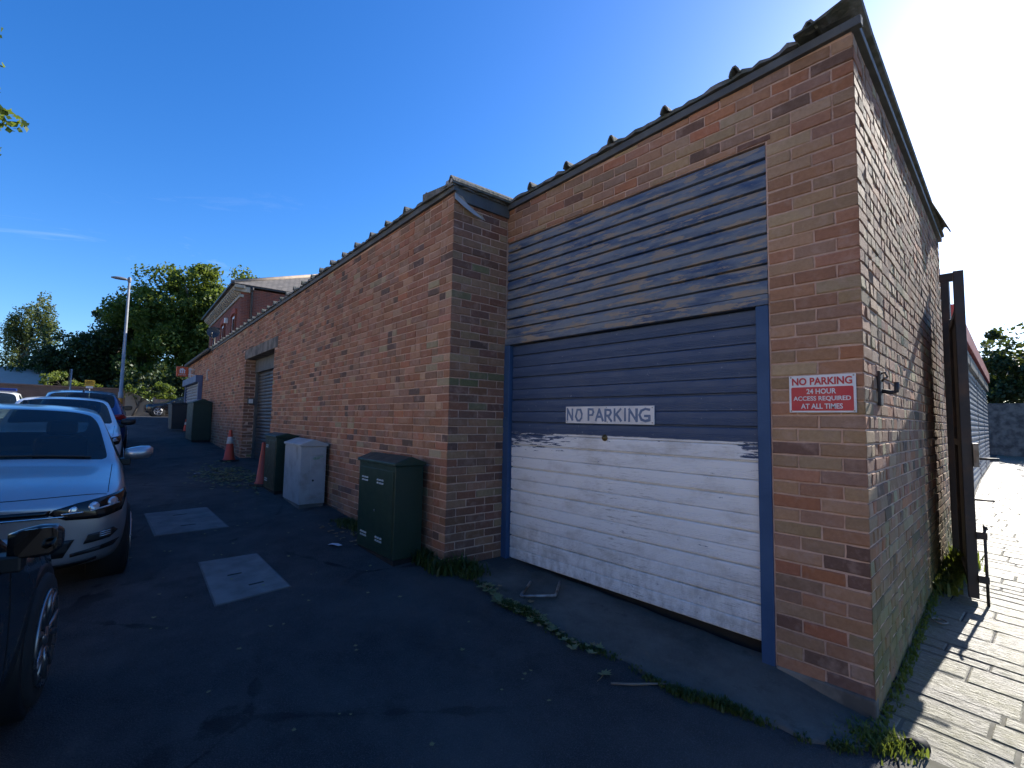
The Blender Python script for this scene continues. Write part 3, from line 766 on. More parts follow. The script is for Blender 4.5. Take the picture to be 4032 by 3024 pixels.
# lock-up garages further down the alley
SHG = mat('grey_shutter', (.30, .31, .33), .45, (.2, .2, .21), 4, metal=.3)
def lockup_x(y): return -1.33-(y-12.4)*.062
FL = Face((lockup_x(9.3), 9.3, 0), (lockup_x(21.6)-lockup_x(9.3), 12.3, 0), (.998, .062, 0))
lk = thing('lockup_row', 'row of low lock-up garages with grey roller shutters beyond the gate', 'lock-ups', (-2.5, 15, .4))
mb = MB(); FL.box(mb, 0, 12.4, -.10, -4, 0, 3.05); mb.build('wall', LINTEL, lk)
REDF = mat('faded_red_fascia', (.42, .06, .07), .6, (.3, .05, .05), 4)
mb = MB(); FL.box(mb, -.1, 12.5, .06, -4.1, 3.05, 3.34); mb.build('fascia', REDF, lk, bevel=.01)
for q in range(4):
    a = .25+q*3.05
    mb = MB(); FL.box(mb, a, a+2.75, -.03, -.10, gz(-1.5, 10+q*3), 2.75)
    sh = mb.build('shutter', SHG, lk)
    for z in np.arange(.5, 2.7, .105):
        mb = MB(); mb.prism([(0, 0), (.018, .03), (.018, .07), (0, .1)], lambda p2, t, z=z: FL.w(t, -.029+p2[0], z+p2[1]), a+.01, a+2.74); mb.build('slat', SHG, sh)
    mb = MB(); FL.box(mb, a-.02, a+2.77, .03, -.10, 2.75, 2.98); mb.build('shutter_box', GALV, lk, bevel=.01)
# far boundary wall of the alley
mb = MB(); mb.box(-6, 9, 29.5, 29.8, .2, 2.7); o = mb.build('boundary_wall', LINTEL); tag(o, 'dark rendered boundary wall closing the far end of the alley', 'wall')

# ------------------------------------------------------------------ street cabinets
GREENC = mat('dark_green_paint', (.006, .026, .015), .45, (.011, .034, .020), 5, .45, .75, bump=.15, bsc=90)
GREYC = mat('pale_grey_paint', (.35, .37, .38), .55, (.19, .19, .175), 4, .5, .78, bump=.2, bsc=60)
VENT = mat('vent_edge', (.32, .34, .33), .5)
BLK = mat('black_gap', (.006, .006, .006), .8)
def cab_frame(x0, y0, ang, z):
    M_ = Matrix.Translation((x0, y0, z)) @ Matrix.Rotation(ang, 4, 'Z'); return M_
def cabinet(name, label, x0, y0, ang, L_, D_, H_, m, ridge, vents, door_end=False, door_front=True):
    """origin = right front corner (towards +X, street side); local x runs to -X along the wall, y towards the wall"""
    z = gz(x0-L_/2, y0+D_/2)-.03
    e = thing(name, label, 'cabinet', (x0, y0, z), (0, 0, ang), world=False)
    mb = MB(); mb.box(-L_+.01, -.01, .01, D_-.01, -.05, .10); mb.build('plinth', CONC if m is GREYC else BLK, e, bevel=.004)
    mb = MB(); mb.box(-L_, 0, 0, D_, .06, H_); mb.build('body', m, e, bevel=.006)
    # gabled lid
    mb = MB(); o_ = .018
    pr = [(-o_, H_), (D_+o_, H_), (D_+o_, H_+.028), (D_*.55, H_+.028+ridge), (D_*.45, H_+.028+ridge), (-o_, H_+.028)]
    mb.prism(pr, lambda p2, t: (t, p2[0], p2[1]), -L_-o_, o_); mb.build('lid', m, e, bevel=.006)
    if door_front:
        mb = MB(); mb.box(-L_+.03, -.03, -.006, 0, .12, H_-.05); dr = mb.build('door', m, e, bevel=.003)
        for (a, zz) in vents:
            for i in range(3):
                for j in range(2):
                    mb = MB(); xx = a+i*.05; z1 = zz-j*.03
                    mb.prism([(0, 0), (-.009, .004), (-.004, .018), (0, .018)], lambda p2, t: (t, -.006+p2[0], z1+p2[1]), xx, xx+.035); mb.build('vent', VENT, dr)
        mb = MB(); mb.lathe([(.012, 0), (.010, .008), (0, .008)], 12, (0, 0, 0), 'y'); mb.v = [(x-L_*.5, -.006-y, zz+H_*.5) for x, y, zz in mb.v]; mb.build('lock', GALV, dr, True)
    if door_end:
        mb = MB(); mb.box(0, .006, .13, D_-.025, .14, H_-.13); dr = mb.build('door', m, e, bevel=.003)
        mb = MB(); mb.box(0, .006, .13, D_-.025, H_-.12, H_-.02); mb.build('upper_panel', m, e, bevel=.003)
        mb = MB(); mb.lathe([(.014, 0), (.012, .012), (0, .012)], 10, (0, 0, 0), 'x'); mb.v = [(x+.006, y+D_*.5, zz+H_*.45) for x, y, zz in mb.v]; mb.build('lock', RUST, dr, True)
    return e
cabinet('street_cabinet', 'large dark green steel street cabinet nearest the garage, against the brick wall', -4.12, 2.205, rad(-1), .80, .29, .90, GREENC, .055, [(-.70, .74), (-.36, .74), (-.70, .20), (-.36, .20)])
wc = cabinet('street_cabinet', 'pale grey weathered street cabinet with a smear of green spray paint', -6.86, 2.265, rad(-3), .82, .335, .83, GREYC, .06, [], True, False)
# green spray mark on the grey cabinet
SPR = NT('green_spray'); p_ = SPR.obj()
f_ = SPR.ramp(SPR.noise(p_, 14, 6, .6), .42, .62, 0, .75)
SPR.fin(SPR.mix(f_, (.33, .35, .35), (.05, .22, .12)), .6)
mb = MB(); mb.prism([(.15, .655), (.24, .648), (.295, .675), (.29, .70), (.2, .695), (.16, .68)], lambda p2, t: (t, p2[0], p2[1]), .0062, .0072); mb.build('spray_mark', SPR.m, wc)
cabinet('street_cabinet', 'narrow dark green street cabinet tucked behind the pale grey one', -8.02, 2.28, rad(-2), .66, .30, .86, GREENC, .04, [(-.56, .72), (-.56, .2)])
fc = cabinet('street_cabinet', 'tall dark green cabinet far along the workshop wall near the blue shutter', -17.3, 2.55, rad(-2), 1.45, .48, 1.16, GREENC, .10, [])

# ------------------------------------------------------------------ traffic cones
ORG = mat('cone_orange', (.50, .055, .022), .55, (.36, .05, .03), 6, .45, .75, local=True); CWH = mat('cone_band', (.62, .62, .60), .5, (.4, .4, .38), 7, local=True)
RUB = mat('cone_base_rubber', (.02, .02, .02), .8, local=True)
def cone(label, x, y, rot, hgt, band, tilt=0, grp=None):
    e = thing('traffic_cone', label, 'traffic cone', (x, y, gz(x, y)+.0), (tilt, 0, rot), world=False)
    k = hgt/.72
    mb = MB(); mb.prism([(-.165, -.13), (-.13, -.165), (.13, -.165), (.165, -.13), (.165, .13), (.13, .165), (-.13, .165), (-.165, .13)], lambda p2, t: (p2[0]*k, p2[1]*k, t), 0, .035*k); mb.build('base', RUB, e, bevel=.006)
    mb = MB(); mb.lathe([(.135*k, .034*k), (.128*k, .05*k), (.115*k, .06*k), (.033*k, .70*k), (.030*k, .72*k), (.022*k, .72*k), (.022*k, .68*k)], 24); mb.build('body', ORG, e, True)
    if band:
        mb = MB(); f_ = lambda zz: .115*k-(zz-.06*k)*(.082/.64)
        mb.lathe([(f_(.40*k)+.0005, .40*k), (f_(.40*k)+.003, .402*k), (f_(.56*k)+.003, .558*k), (f_(.56*k), .56*k)], 24); mb.build('reflective_band', CWH, e, True)
    return e
cone('orange traffic cone with a white band standing left of the shutter doorway', -12.35, 2.55, .3, .68, True)
cone('plain orange traffic cone with no band, beside the narrow green cabinet', -8.95, 2.37, .6, .70, False, rad(2))
cone('small far traffic cone on the ground beside the distant wheelie bin', -22.1, 3.05, .2, .45, True)

# ------------------------------------------------------------------ inspection covers
COVER = mat('cover_concrete', (.19, .188, .18), .9, (.13, .13, .126), 6, bump=.6, bsc=110)
FRM = mat('cover_frame_steel', (.10, .095, .09), .6, metal=.5)
def cover(label, P, split):
    e = thing('inspection_cover', label, 'manhole cover', (*P[0], gz(*P[0])))
    c = [Vector((x, y, gz(x, y))) for x, y in P]
    def bil(a, b): return (c[0]*(1-a)+c[1]*a)*(1-b)+(c[3]*(1-a)+c[2]*a)*b
    def slab(a0, a1, b0, b1, t0, t1):
        mb = MB(); q = [bil(a, b) for a, b in ((a0, b0), (a1, b0), (a1, b1), (a0, b1))]
        z0, z1 = Vector((0, 0, t0)), Vector((0, 0, t1))
        mb.add([v+z0 for v in q]+[v+z1 for v in q], [(3, 2, 1, 0), (4, 5, 6, 7), (0, 1, 5, 4), (1, 2, 6, 5), (2, 3, 7, 6), (3, 0, 4, 7)]); return mb
    slab(-.025, 1.025, -.015, 1.015, -.02, .003).build('frame', FRM, e)
    bs = [(0, .497), (.503, 1)] if split else [(0, 1)]
    for (b0, b1) in bs:
        pt = slab(0, 1, b0, b1, -.01, .008).build('cover_slab', COVER, e, bevel=.003)
        bm_ = (b0+b1)/2
        for (a, b) in (((.42, bm_-.03), (.62, bm_+.28)) if not split else ((.5, bm_),)):
            slab(a-.11, a+.11, b-.012, b+.012, .0, .0095).build('key_slot', BLK, pt)
cover('pale concrete inspection cover in the tarmac nearest the big green cabinet', [(-5.42, .93), (-5.33, 1.385), (-4.29, 1.38), (-4.29, .86)], False)
cover('two-piece dark inspection cover in the tarmac beside the silver car', [(-7.95, .73), (-7.82, 1.37), (-6.57, 1.38), (-6.71, .72)], True)

# bent steel frame left lying on the apron
STL = mat('dull_steel_tube', (.34, .345, .35), .4, (.06, .05, .045), 12, metal=.7)
pts = [(-3.05, 2.90), (-2.93, 2.70), (-2.76, 2.90), (-2.92, 3.12)]
def az(x, y): 
    return gz(x, 2.58)+.02+clamp((y-2.56)/.66, 0, 1)*(.235+(x+3.8)/2.55*(-.075)-gz(x, 2.58))
mb = MB(); q = [(-3.08, 2.93, .012), (-2.925, 2.68, .014), (-2.90, 2.675, .014), (-2.755, 2.885, .014), (-2.765, 2.905, .014), (-2.935, 3.13, .012)]
mb.tube([(x, y, az(x, y)+h) for x, y, h in q], .011, 8)
tag(mb.build('steel_frame', STL, None, True), 'bent U-shaped steel tube lying on the concrete below the garage door', 'steel tube')
mb = MB(); mb.tube([(-1.80, 2.345, gz(-1.8, 2.345)+.012), (-1.72, 2.42, gz(-1.7, 2.42)+.016), (-1.63, 2.55, gz(-1.63, 2.55)+.012), (-1.56, 2.62, gz(-1.56, 2.62)+.02)], [.006, .0075, .006, .003], 7)
tag(mb.build('twig', mat('twig_bark', (.17, .14, .11), .9, bump=.5), None, True), 'bare broken twig lying on the tarmac near the moss line', 'twig')
mb = MB(); mb.tube([(-.61, 3.10, .055), (-.56, 3.16, .06)], .035, 14); tag(mb.build('drain_pipe', BLK, None, True), 'stub of black pipe on the ground at the garage corner', 'pipe')
mb = MB()
for k in range(25):
    pass
rg = []; 
for k in range(21): a = 2*math.pi*k/20; x = -.77+.045*math.cos(a); y = 5.02+.045*math.sin(a); rg.append((x, y, gz(x, y)+.02))
mb.tube(rg, .006, 6, False); tag(mb.build('metal_ring', GALV, None, True), 'small pale metal ring lying on the alley paving', 'ring')
# ------------------------------------------------------------------ shop shutter and hanging sign at far end of workshop
SHB = mat('blue_grey_shutter_box', (.06, .09, .19), .5, (.09, .13, .24), 3)
ss = thing('shop_shutter', 'blue-painted shop shutter box and guide rail at the far end of the workshop', 'shutter', FM.w(18, 0, 1.2))
mb = MB(); FM.box(mb, 15.9, 19.8, .22, .005, 2.70, 2.94); mb.build('housing', SHB, ss, bevel=.01)
mb = MB(); FM.box(mb, 15.9, 16.06, .13, .005, .7, 2.72); mb.build('guide_rail', SHB, ss, bevel=.006)
mb = MB(); FM.box(mb, 19.65, 19.8, .13, .005, .8, 2.72); mb.build('guide_rail', SHB, ss, bevel=.006)
cur = MB(); FM.box(cur, 16.06, 19.65, .05, .01, .7, 2.72); cu_ = cur.build('curtain', SHG, ss)
for z in np.arange(.95, 2.70, .11):
    mb = MB(); mb.prism([(0, 0), (.03, .03), (.03, .07), (0, .1)], lambda p2, t, z=z: FM.w(t, .051+p2[0], z+p2[1]), 16.06, 19.65); mb.build('slat', SHG, cu_)
ORS = mat('sign_orange', (.55, .10, .03), .5, grime=.08)
js = thing('hanging_sign', 'orange projecting takeaway sign with a white house and fork symbol', 'sign', (-22.0, 2.9, 3.3))
X_ = -22.0; cy_, cz_ = 2.82, 3.19
mb = MB(); mb.box(X_-.09, X_, cy_-.185, cy_+.185, cz_-.185, cz_+.185); mb.build('sign_box', ORS, js, bevel=.012)
def hp(a, b, n=.002): return (X_+n, cy_+a, cz_+b)
house = [(-.085, -.065), (.085, -.065), (.085, .04), (.115, .04), (.0, .135), (-.045, .10), (-.045, .12), (-.07, .12), (-.07, .08), (-.115, .04), (-.085, .04)]
mb = MB(); mb.prism(house, lambda p2, t: hp(p2[0], p2[1], t), .0005, .004); mb.build('house_symbol', WHITE, js)
for (a, w_, b0, b1) in ((-.03, .012, -.06, .035), (-.03, .035, .005, .04), (.035, .022, -.06, .05)):
    mb = MB(); mb.box(X_+.004, X_+.0055, cy_+a-w_/2, cy_+a+w_/2, cz_+b0, cz_+b1); mb.build('cutlery_symbol', ORS, js)
put_text('lettering', 'JUST EAT', .25, .042, 0, 0, lambda x, z, n: (X_+.003+n, cy_+x, cz_-.125+z), WHITE, js, .03)
mb = MB(); mb.box(X_-.07, X_-.02, cy_+.185, FM.w(18.2, 0, 0).y+.02, cz_+.08, cz_+.12); mb.build('bracket', WHITE, js)
mb = MB(); mb.box(X_-.07, X_-.02, cy_+.185, FM.w(18.2, 0, 0).y+.02, cz_-.12, cz_-.08); mb.build('bracket', WHITE, js)
mb = MB(); mb.box(X_-.08, X_-.01, cy_+.21, cy_+.28, cz_-.2, cz_+.16); mb.build('mounting_plate', WHITE, js)
# wheelie bin
BIN = mat('bin_plastic', (.035, .04, .045), .55, local=True)
wb = thing('wheelie_bin', 'dark wheelie bin standing by the workshop wall beyond the tall cabinet', 'bin', (-22.6, 2.85, gz(-22.6, 2.85)), (0, 0, .1), world=False)
mb = MB(); mb.add([(-.22, -.24, .06), (.22, -.24, .06), (.22, .22, .06), (-.22, .22, .06), (-.28, -.28, .98), (.28, -.28, .98), (.28, .36, .98), (-.28, .36, .98)], [(3, 2, 1, 0), (4, 5, 6, 7), (0, 1, 5, 4), (1, 2, 6, 5), (2, 3, 7, 6), (3, 0, 4, 7)]); mb.build('body', BIN, wb, bevel=.02)
mb = MB(); mb.prism([(-.31, .98), (.40, .98), (.40, 1.02), (.1, 1.07), (-.31, 1.03)], lambda p2, t: (t, p2[0], p2[1]), -.30, .30); mb.build('lid', BIN, wb, bevel=.015)
for sx in (-.24, .24):
    mb = MB(); mb.lathe([(.02, -.03), (.10, -.03), (.10, .03), (.02, .03)], 16, (sx, .30, .10), 'x'); mb.build('wheel', RUB, wb, True)

# ------------------------------------------------------------------ two-storey house behind
def brickwall_mat(name, c1, c2, mort, sc=1.0):
    n = NT(name); p = n.pos(); x = n.xyz(p)
    cmb = n.t.nodes.new('ShaderNodeCombineXYZ'); n.set(cmb, 0, n.math('ADD', x[0], x[1])); n.set(cmb, 1, x[2])
    b = n.t.nodes.new('ShaderNodeTexBrick'); n.set(b, 'Vector', cmb.outputs[0]); n.set(b, 'Color1', c1); n.set(b, 'Color2', c2); n.set(b, 'Mortar', mort)
    n.set(b, 'Scale', 1.0); n.set(b, 'Brick Width', .225); n.set(b, 'Row Height', .075); n.set(b, 'Mortar Size', .006); n.set(b, 'Bias', -.1)
    c = n.mix(n.ramp(n.noise(p, 2, 6), .35, .7, 0, .5), b.outputs[0], n.mix(1, b.outputs[0], (.6, .55, .55), 'MULTIPLY'))
    n.bump(b.outputs[1], -.4, .006); return n.fin(c, .9, 0, .2)
HBR = brickwall_mat('house_brick', (.24, .075, .048), (.15, .06, .048), (.22, .14, .11))
STONE = mat('pale_stone_trim', (.42, .38, .30), .8, (.25, .22, .18), 3)
SLATE = NT('roof_tile'); p_ = SLATE.pos(); x_ = SLATE.xyz(p_)
wv = SLATE.t.nodes.new('ShaderNodeTexBrick'); cb_ = SLATE.t.nodes.new('ShaderNodeCombineXYZ'); SLATE.set(cb_, 0, SLATE.math('ADD', x_[0], x_[1])); SLATE.set(cb_, 1, SLATE.math('MULTIPLY', x_[2], 1.6))
SLATE.set(wv, 'Vector', cb_.outputs[0]); SLATE.set(wv, 'Color1', (.19, .165, .14)); SLATE.set(wv, 'Color2', (.13, .115, .10)); SLATE.set(wv, 'Mortar', (.05, .045, .04)); SLATE.set(wv, 'Scale', 1.); SLATE.set(wv, 'Brick Width', .24); SLATE.set(wv, 'Row Height', .17); SLATE.set(wv, 'Mortar Size', .012)
SLATE.bump(wv.outputs[1], -.6, .02); TILE = SLATE.fin(wv.outputs[0], .85)
PLAST = mat('white_upvc', (.72, .73, .74), .4); PIPE = mat('dark_downpipe', (.025, .022, .022), .5)
GLASS = NT('window_glass'); GLASS.fin((.02, .025, .03), .04, 0, .8); GLASSM = GLASS.m
FDv = Vector((-.9985, .0551, 0)); RDv = Vector((.0551, .9985, 0)); HC = Vector((-24.24, 5.09, 0))
FHL = Face(HC, FDv, -RDv); FHR = Face(HC, RDv, -FDv)
HZ = 7.05; HLn = 10.2; HWd = 9.0
hs_ = thing('brick_house', 'two-storey red brick building with pale dentil cornice and hipped roof behind the workshop', 'house', (-28, 9, 1))
mb = MB(); mb.prism([(0, 0), (HLn, 0), (HLn, HWd), (0, HWd)], lambda p2, t: HC+FDv*p2[0]+RDv*p2[1]+Vector((0, 0, t)), .9, HZ+.2); mb.build('wall', HBR, hs_)
mb = MB(); FHL.box(mb, -.05, HLn, .06, -.1, HZ-.22, HZ-.10); mb.build('cornice_band', STONE, hs_, bevel=.01)
mb = MB(); FHL.box(mb, -.25, HLn+.1, .30, -.1, HZ+.14, HZ+.26); FHR.box(mb, -.3, .35, .10, -.1, HZ+.02, HZ+.26); cor = mb.build('cornice', STONE, hs_, bevel=.01)
for i in range(24):
    s = .08+i*.425
    mb = MB(); mb.prism([(0, HZ-.10), (.10, HZ-.06), (.26, HZ+.06), (.28, HZ+.14), (0, HZ+.14)], lambda p2, t, s=s: FHL.w(t, p2[0], p2[1]), s, s+.20); mb.build('dentil', STONE, cor)
mb = MB(); FHL.box(mb, -.35, HLn+.2, .44, .30, HZ+.25, HZ+.36); FHR.box(mb, -.44, HWd, .12, .0, HZ+.25, HZ+.36); mb.build('gutter', PIPE, hs_, bevel=.02)
mb = MB(); rz = HZ+.34
def HP(a, b, z): return HC+FDv*a+RDv*b+Vector((0, 0, z))
vs = [HP(-.15, -.42, rz), HP(HLn+.2, -.42, rz), HP(HLn+.2, HWd+.3, rz), HP(-.15, HWd+.3, rz), HP(3.3, 4.2, rz+1.95), HP(HLn-3.3, 4.2, rz+1.95)]
mb.add(vs, [(0, 1, 5, 4), (1, 2, 5), (2, 3, 4, 5), (3, 0, 4), (3, 2, 1, 0)]); mb.build('roof', TILE, hs_)
RIDG = mat('ridge_tile', (.34, .26, .19), .85, (.25, .2, .16), 4)
mb = MB(); mb.tube([HP(-.1, -.38, rz+.03), HP(3.3, 4.2, rz+1.98)], .09, 8); mb.tube([HP(3.3, 4.2, rz+1.98), HP(-.1, HWd+.3, rz+.03)], .09, 8); mb.tube([HP(3.3, 4.2, rz+1.98), HP(HLn-3.3, 4.2, rz+1.98)], .09, 8); mb.build('ridge_tiles', RIDG, hs_, True)
REDB = mat('red_brick_arch', (.30, .07, .04), .85)
def hwin(F, s0, s1, z0, z1, arch=True):
    mb = MB(); F.box(mb, s0, s1, .004, -.02, z0, z1); wdw = mb.build('window', PLAST, hs_)
    t = .11
    zz = (z0+z1)/2
    for (a, b) in ((z0+t, zz-t/2), (zz+t/2, z1-t)):
        mb = MB(); F.box(mb, s0+t, s1-t, .008, .0045, a, b); mb.build('pane', GLASSM, wdw)
    mb = MB(); F.box(mb, s0-.1, s1+.1, .10, 0, z0-.12, z0-.003); mb.build('sill', STONE, wdw, bevel=.01)
    for (a, b) in ((s0-.14, s0-.004), (s1+.004, s1+.14)):
        mb = MB(); F.box(mb, a, b, .07, 0, z0, z1); mb.build('reveal', HBR, wdw)
    mb = MB(); n = 7
    arc = [(s0-.16+(s1-s0+.32)*k/n, z1+.10*math.sin(math.pi*k/n)) for k in range(n+1)]
    mb.prism(arc+[(a, b+.24) for a, b in arc[::-1]], F.fn, .075, 0.001); mb.build('arch', REDB, wdw)
hwin(FHL, .95, 1.95, 4.45, 6.2); hwin(FHL, 4.1, 5.1, 4.45, 6.2); hwin(FHL, 7.4, 8.4, 4.45, 6.2)
mb = MB(); FHR.box(mb, 1.05, 1.95, .03, -.02, 5.55, 6.42); w_ = mb.build('side_window', PLAST, hs_, bevel=.01)
for (a, b) in ((1.12, 1.45), (1.52, 1.88)):
    mb = MB(); FHR.box(mb, a, b, .034, .03, 5.6, 6.34); mb.build('pane', GLASSM, w_)
mb = MB(); mb.tube([FHR.w(.42, .10, HZ+.27), FHR.w(.42, .07, HZ+.1), FHR.w(.42, .07, 1.5)], .05, 10); mb.lathe([(.05, HZ+.08), (.085, HZ+.12), (.085, HZ+.26), (.05, HZ+.26)], 10, FHR.w(.42, .09, 0)); mb.build('downpipe', PIPE, hs_, True)
al = MB(); FHL.box(al, 3.2, 3.38, .16, 0, 6.12, 6.38); tag(al.build('alarm_box', WHITE, None, bevel=.02), 'small white alarm box high on the two-storey brick front', 'alarm box')
cv = MB(); cv.lathe([(.05, 0), (.11, .05), (.13, .22), (.02, .26)], 10, FHL.w(5.7, .15, 5.98)); tag(cv.build('security_light', PIPE, None, True), 'small dark security light on the two-storey brick front', 'light')
# satellite dish on the workshop roof edge
DSH = mat('dark_mesh_dish', (.03, .032, .035), .5)
dp = thing('satellite_dish', 'dark round satellite dish on a short pole above the workshop roof', 'satellite dish', (-23.0, 3.9, 3.6))
mb = MB(); mb.tube([(-23.1, 3.98, 3.55), (-23.1, 3.98, 4.95)], .025, 8); mb.build('pole', PIPE, dp, True)
mb = MB(); mb.lathe([(.0, .0), (.18, .02), (.31, .075), (.36, .11), (.355, .118), (.30, .085), (.17, .03), (0, .012)], 28, (0, 0, 0), 'x'); mb.v = [(a*.66, b*.66, c*.66) for a, b, c in mb.v]
Rm = Matrix.Rotation(rad(-18), 4, 'Z') @ Matrix.Rotation(rad(-12), 4, 'Y')
mb.v = [tuple(Rm @ Vector(v) + Vector((-23.06, 3.93, 4.93))) for v in mb.v]; mb.build('dish', DSH, dp, True)
mb = MB(); mb.tube([(-23.04, 3.95, 4.65), (-22.75, 3.83, 4.68), (-22.62, 3.78, 4.80)], .014, 6); mb.lathe([(.03, 0), (.045, .1), (0, .1)], 10, (-22.62, 3.78, 4.78)); mb.build('feed_arm', PIPE, dp, True)

# ------------------------------------------------------------------ lamp column, posts, yellow sign
GAL = mat('lamp_column_steel', (.33, .35, .36), .5, (.25, .26, .26), 3, metal=.4)
lp = thing('street_lamp', 'tall grey street lamp column with a lantern pointing left', 'street lamp', (-30.5, 1.47, 1.2))
mb = MB(); mb.tube([(-30.5, 1.47, 1.1), (-30.5, 1.47, 2.6), (-30.5, 1.47, 2.62), (-30.45, 1.47, 8.15)], [.10, .10, .075, .05], 14); mb.build('column', GAL, lp, True)
LAN = mat('lantern_grey', (.16, .165, .17), .5)
mb = MB(); mb.lathe([(.055, 8.0), (.075, 8.05), (.075, 8.2), (.05, 8.28), (0, 8.29)], 12, (-30.45, 1.47, 0)); mb.build('spigot', LAN, lp, True)
mb = MB()
sec = [(0, .05, .05), (-.1, .12, .08), (-.3, .15, .10), (-.5, .13, .085), (-.66, .06, .04)]
vs = []
for (yy, wx, hh) in sec:
    for k in range(10):
        a = 2*math.pi*k/10; vs.append((-30.45+wx*math.cos(a), 1.42+yy, 8.13+hh*(math.sin(a) if math.sin(a) > 0 else .55*math.sin(a))))
fs = [(i*10+k, i*10+(k+1) % 10, i*10+10+(k+1) % 10, i*10+10+k) for i in range(4) for k in range(10)]+[tuple(range(10)), tuple(range(40, 50))[::-1]]
mb.add(vs, fs); mb.build('lantern', LAN, lp, True)
mb = MB(); mb.lathe([(.104, 2.05), (.106, 2.06), (.106, 2.32), (.104, 2.33)], 14, (-30.5, 1.47, 0)); mb.build('identification_band', mat('band_orange', (.6, .25, .03), .6), lp, True)
YEL = mat('sign_yellow', (.75, .42, .03), .5)
ys = thing('yellow_notice', 'small yellow notice with a white panel on a thin post by the fence', 'sign', (-35.5, .34, 1.3))
mb = MB(); mb.box(-35.52, -35.49, .14, .56, 3.05, 3.38); mb.build('yellow_panel', YEL, ys)
mb = MB(); mb.box(-35.52, -35.49, .20, .50, 2.93, 3.045); mb.build('white_panel', WHITE, ys)
mb = MB(); mb.box(-35.488, -35.486, .19, .51, 3.22, 3.25); mb.box(-35.488, -35.486, .19, .51, 3.15, 3.18); mb.box(-35.488, -35.486, .22, .46, 3.29, 3.32); mb.build('print_lines', BLK, ys)
mb = MB(); mb.tube([(-35.54, .35, 1.2), (-35.54, .35, 3.3)], .03, 8); mb.build('post', GAL, ys, True)
ps = thing('sign_post', 'slim street post with edge-on plates standing behind the blue car', 'post', (-29.4, -.36, 1.1))
mb = MB(); mb.tube([(-29.45, -.36, 1.0), (-29.45, -.36, 3.52)], .035, 10); mb.build('pole', GAL, ps, True)
mb = MB(); mb.box(-29.75, -29.40, -.43, -.41, 2.75, 3.50); mb.build('plate', LINTEL, ps); 
mb = MB(); mb.box(-29.47, -29.43, -.40, -.33, 2.98, 3.02); mb.box(-29.47, -29.43, -.40, -.33, 3.28, 3.32); mb.build('clamp', WHITE, ps)

# ------------------------------------------------------------------ far wall, fence, bungalow
FARB = brickwall_mat('far_brick', (.20, .12, .09), (.14, .095, .075), (.2, .16, .13))
bw = MB(); bw.box(-44.2, -43.9, -7, 2.4, 1.0, 3.25); bw.box(-44.25, -43.85, -7, 2.4, 3.25, 3.34); o = bw.build('boundary_wall', FARB); tag(o, 'brown brick boundary wall across the far side of the road', 'wall')
rw = MB(); rw.prism([(2.35, .9), (4.0, .9), (4.0, 2.3), (2.35, 3.3)], lambda p2, t: (t, p2[0], p2[1]), -43.4, -43.1); o = rw.build('ramp_wall', mat('pale_ramp', (.3, .24, .17), .8)); tag(o, 'short pale sloping wall behind the lamp column', 'wall')
WOOD = mat('weathered_fence_wood', (.22, .18, .145), .85, (.15, .125, .10), 5, bump=.4, bsc=30)
fn_ = thing('wooden_fence', 'weathered close-board timber fence behind the parked black car', 'fence', (-42, 5.6, 1.3))
for i in range(26):
    y0 = 3.9+i*.155; h_ = 2.62+RN.uniform(-.02, .02)
    mb = MB(); mb.box(-42.03-.012*(i % 2), -42.0-.012*(i % 2), y0, y0+.148, 1.25, h_); mb.build('plank', WOOD, fn_)
mb = MB(); mb.box(-42.0, -41.93, 3.85, 8.0, 1.7, 1.78); mb.box(-42.0, -41.93, 3.85, 8.0, 2.35, 2.43); mb.build('rail', WOOD, fn_)
for y0 in (3.8, 6.0, 8.0):
    mb = MB(); mb.box(-42.1, -41.95, y0, y0+.12, 1.2, 2.75); mb.build('fence_post', WOOD, fn_)
bn = thing('bungalow', 'low tiled-roof bungalow at far left behind the parked cars', 'bungalow', (-56, -5, 1.3))
mb = MB(); mb.box(-62, -53, -16, -2.6, 1.0, 3.7); mb.build('wall', FARB, bn)
BT = NT('pale_bungalow_tile'); p_ = BT.pos(); BT.fin(BT.mix(BT.noise(BT.map(p_, (1, 1, 8)), 2, 6), (.42, .36, .30), (.30, .26, .22)), .85)
mb = MB(); mb.add([(-52.4, -16, 3.62), (-52.4, -2.0, 3.62), (-57.5, -2.0, 5.25), (-57.5, -16, 5.25), (-62.6, -2, 3.62), (-62.6, -16, 3.62)], [(0, 1, 2, 3), (3, 2, 4, 5), (1, 4, 2), (0, 3, 5)]); mb.build('roof', BT.m, bn)
for i, y0 in enumerate((-5.6, -4.1)):
    mb = MB(); mb.box(-52.99, -52.95, y0, y0+1.0, 2.4, 3.3); w_ = mb.build('window', PLAST, bn)
    mb = MB(); mb.box(-52.95, -52.94, y0+.08, y0+.92, 2.48, 3.22); mb.build('pane', GLASSM, w_)
for y0 in (-6, -4.45, -2.8):
    mb = MB(); mb.box(-52.75, -52.6, y0, y0+.14, 1.2, 3.62); mb.build('porch_post', STONE, bn)
# pale sunlit strip of road beyond the car park mouth
rs = terrain('side_road', [-60, -50, -38.2], [-40, -10, 0, 2.5, 3.2, 15.2, 60], .006, mat('worn_road', (.15, .145, .135), .85, (.11, .108, .10), 3)); rs['kind'] = 'structure'

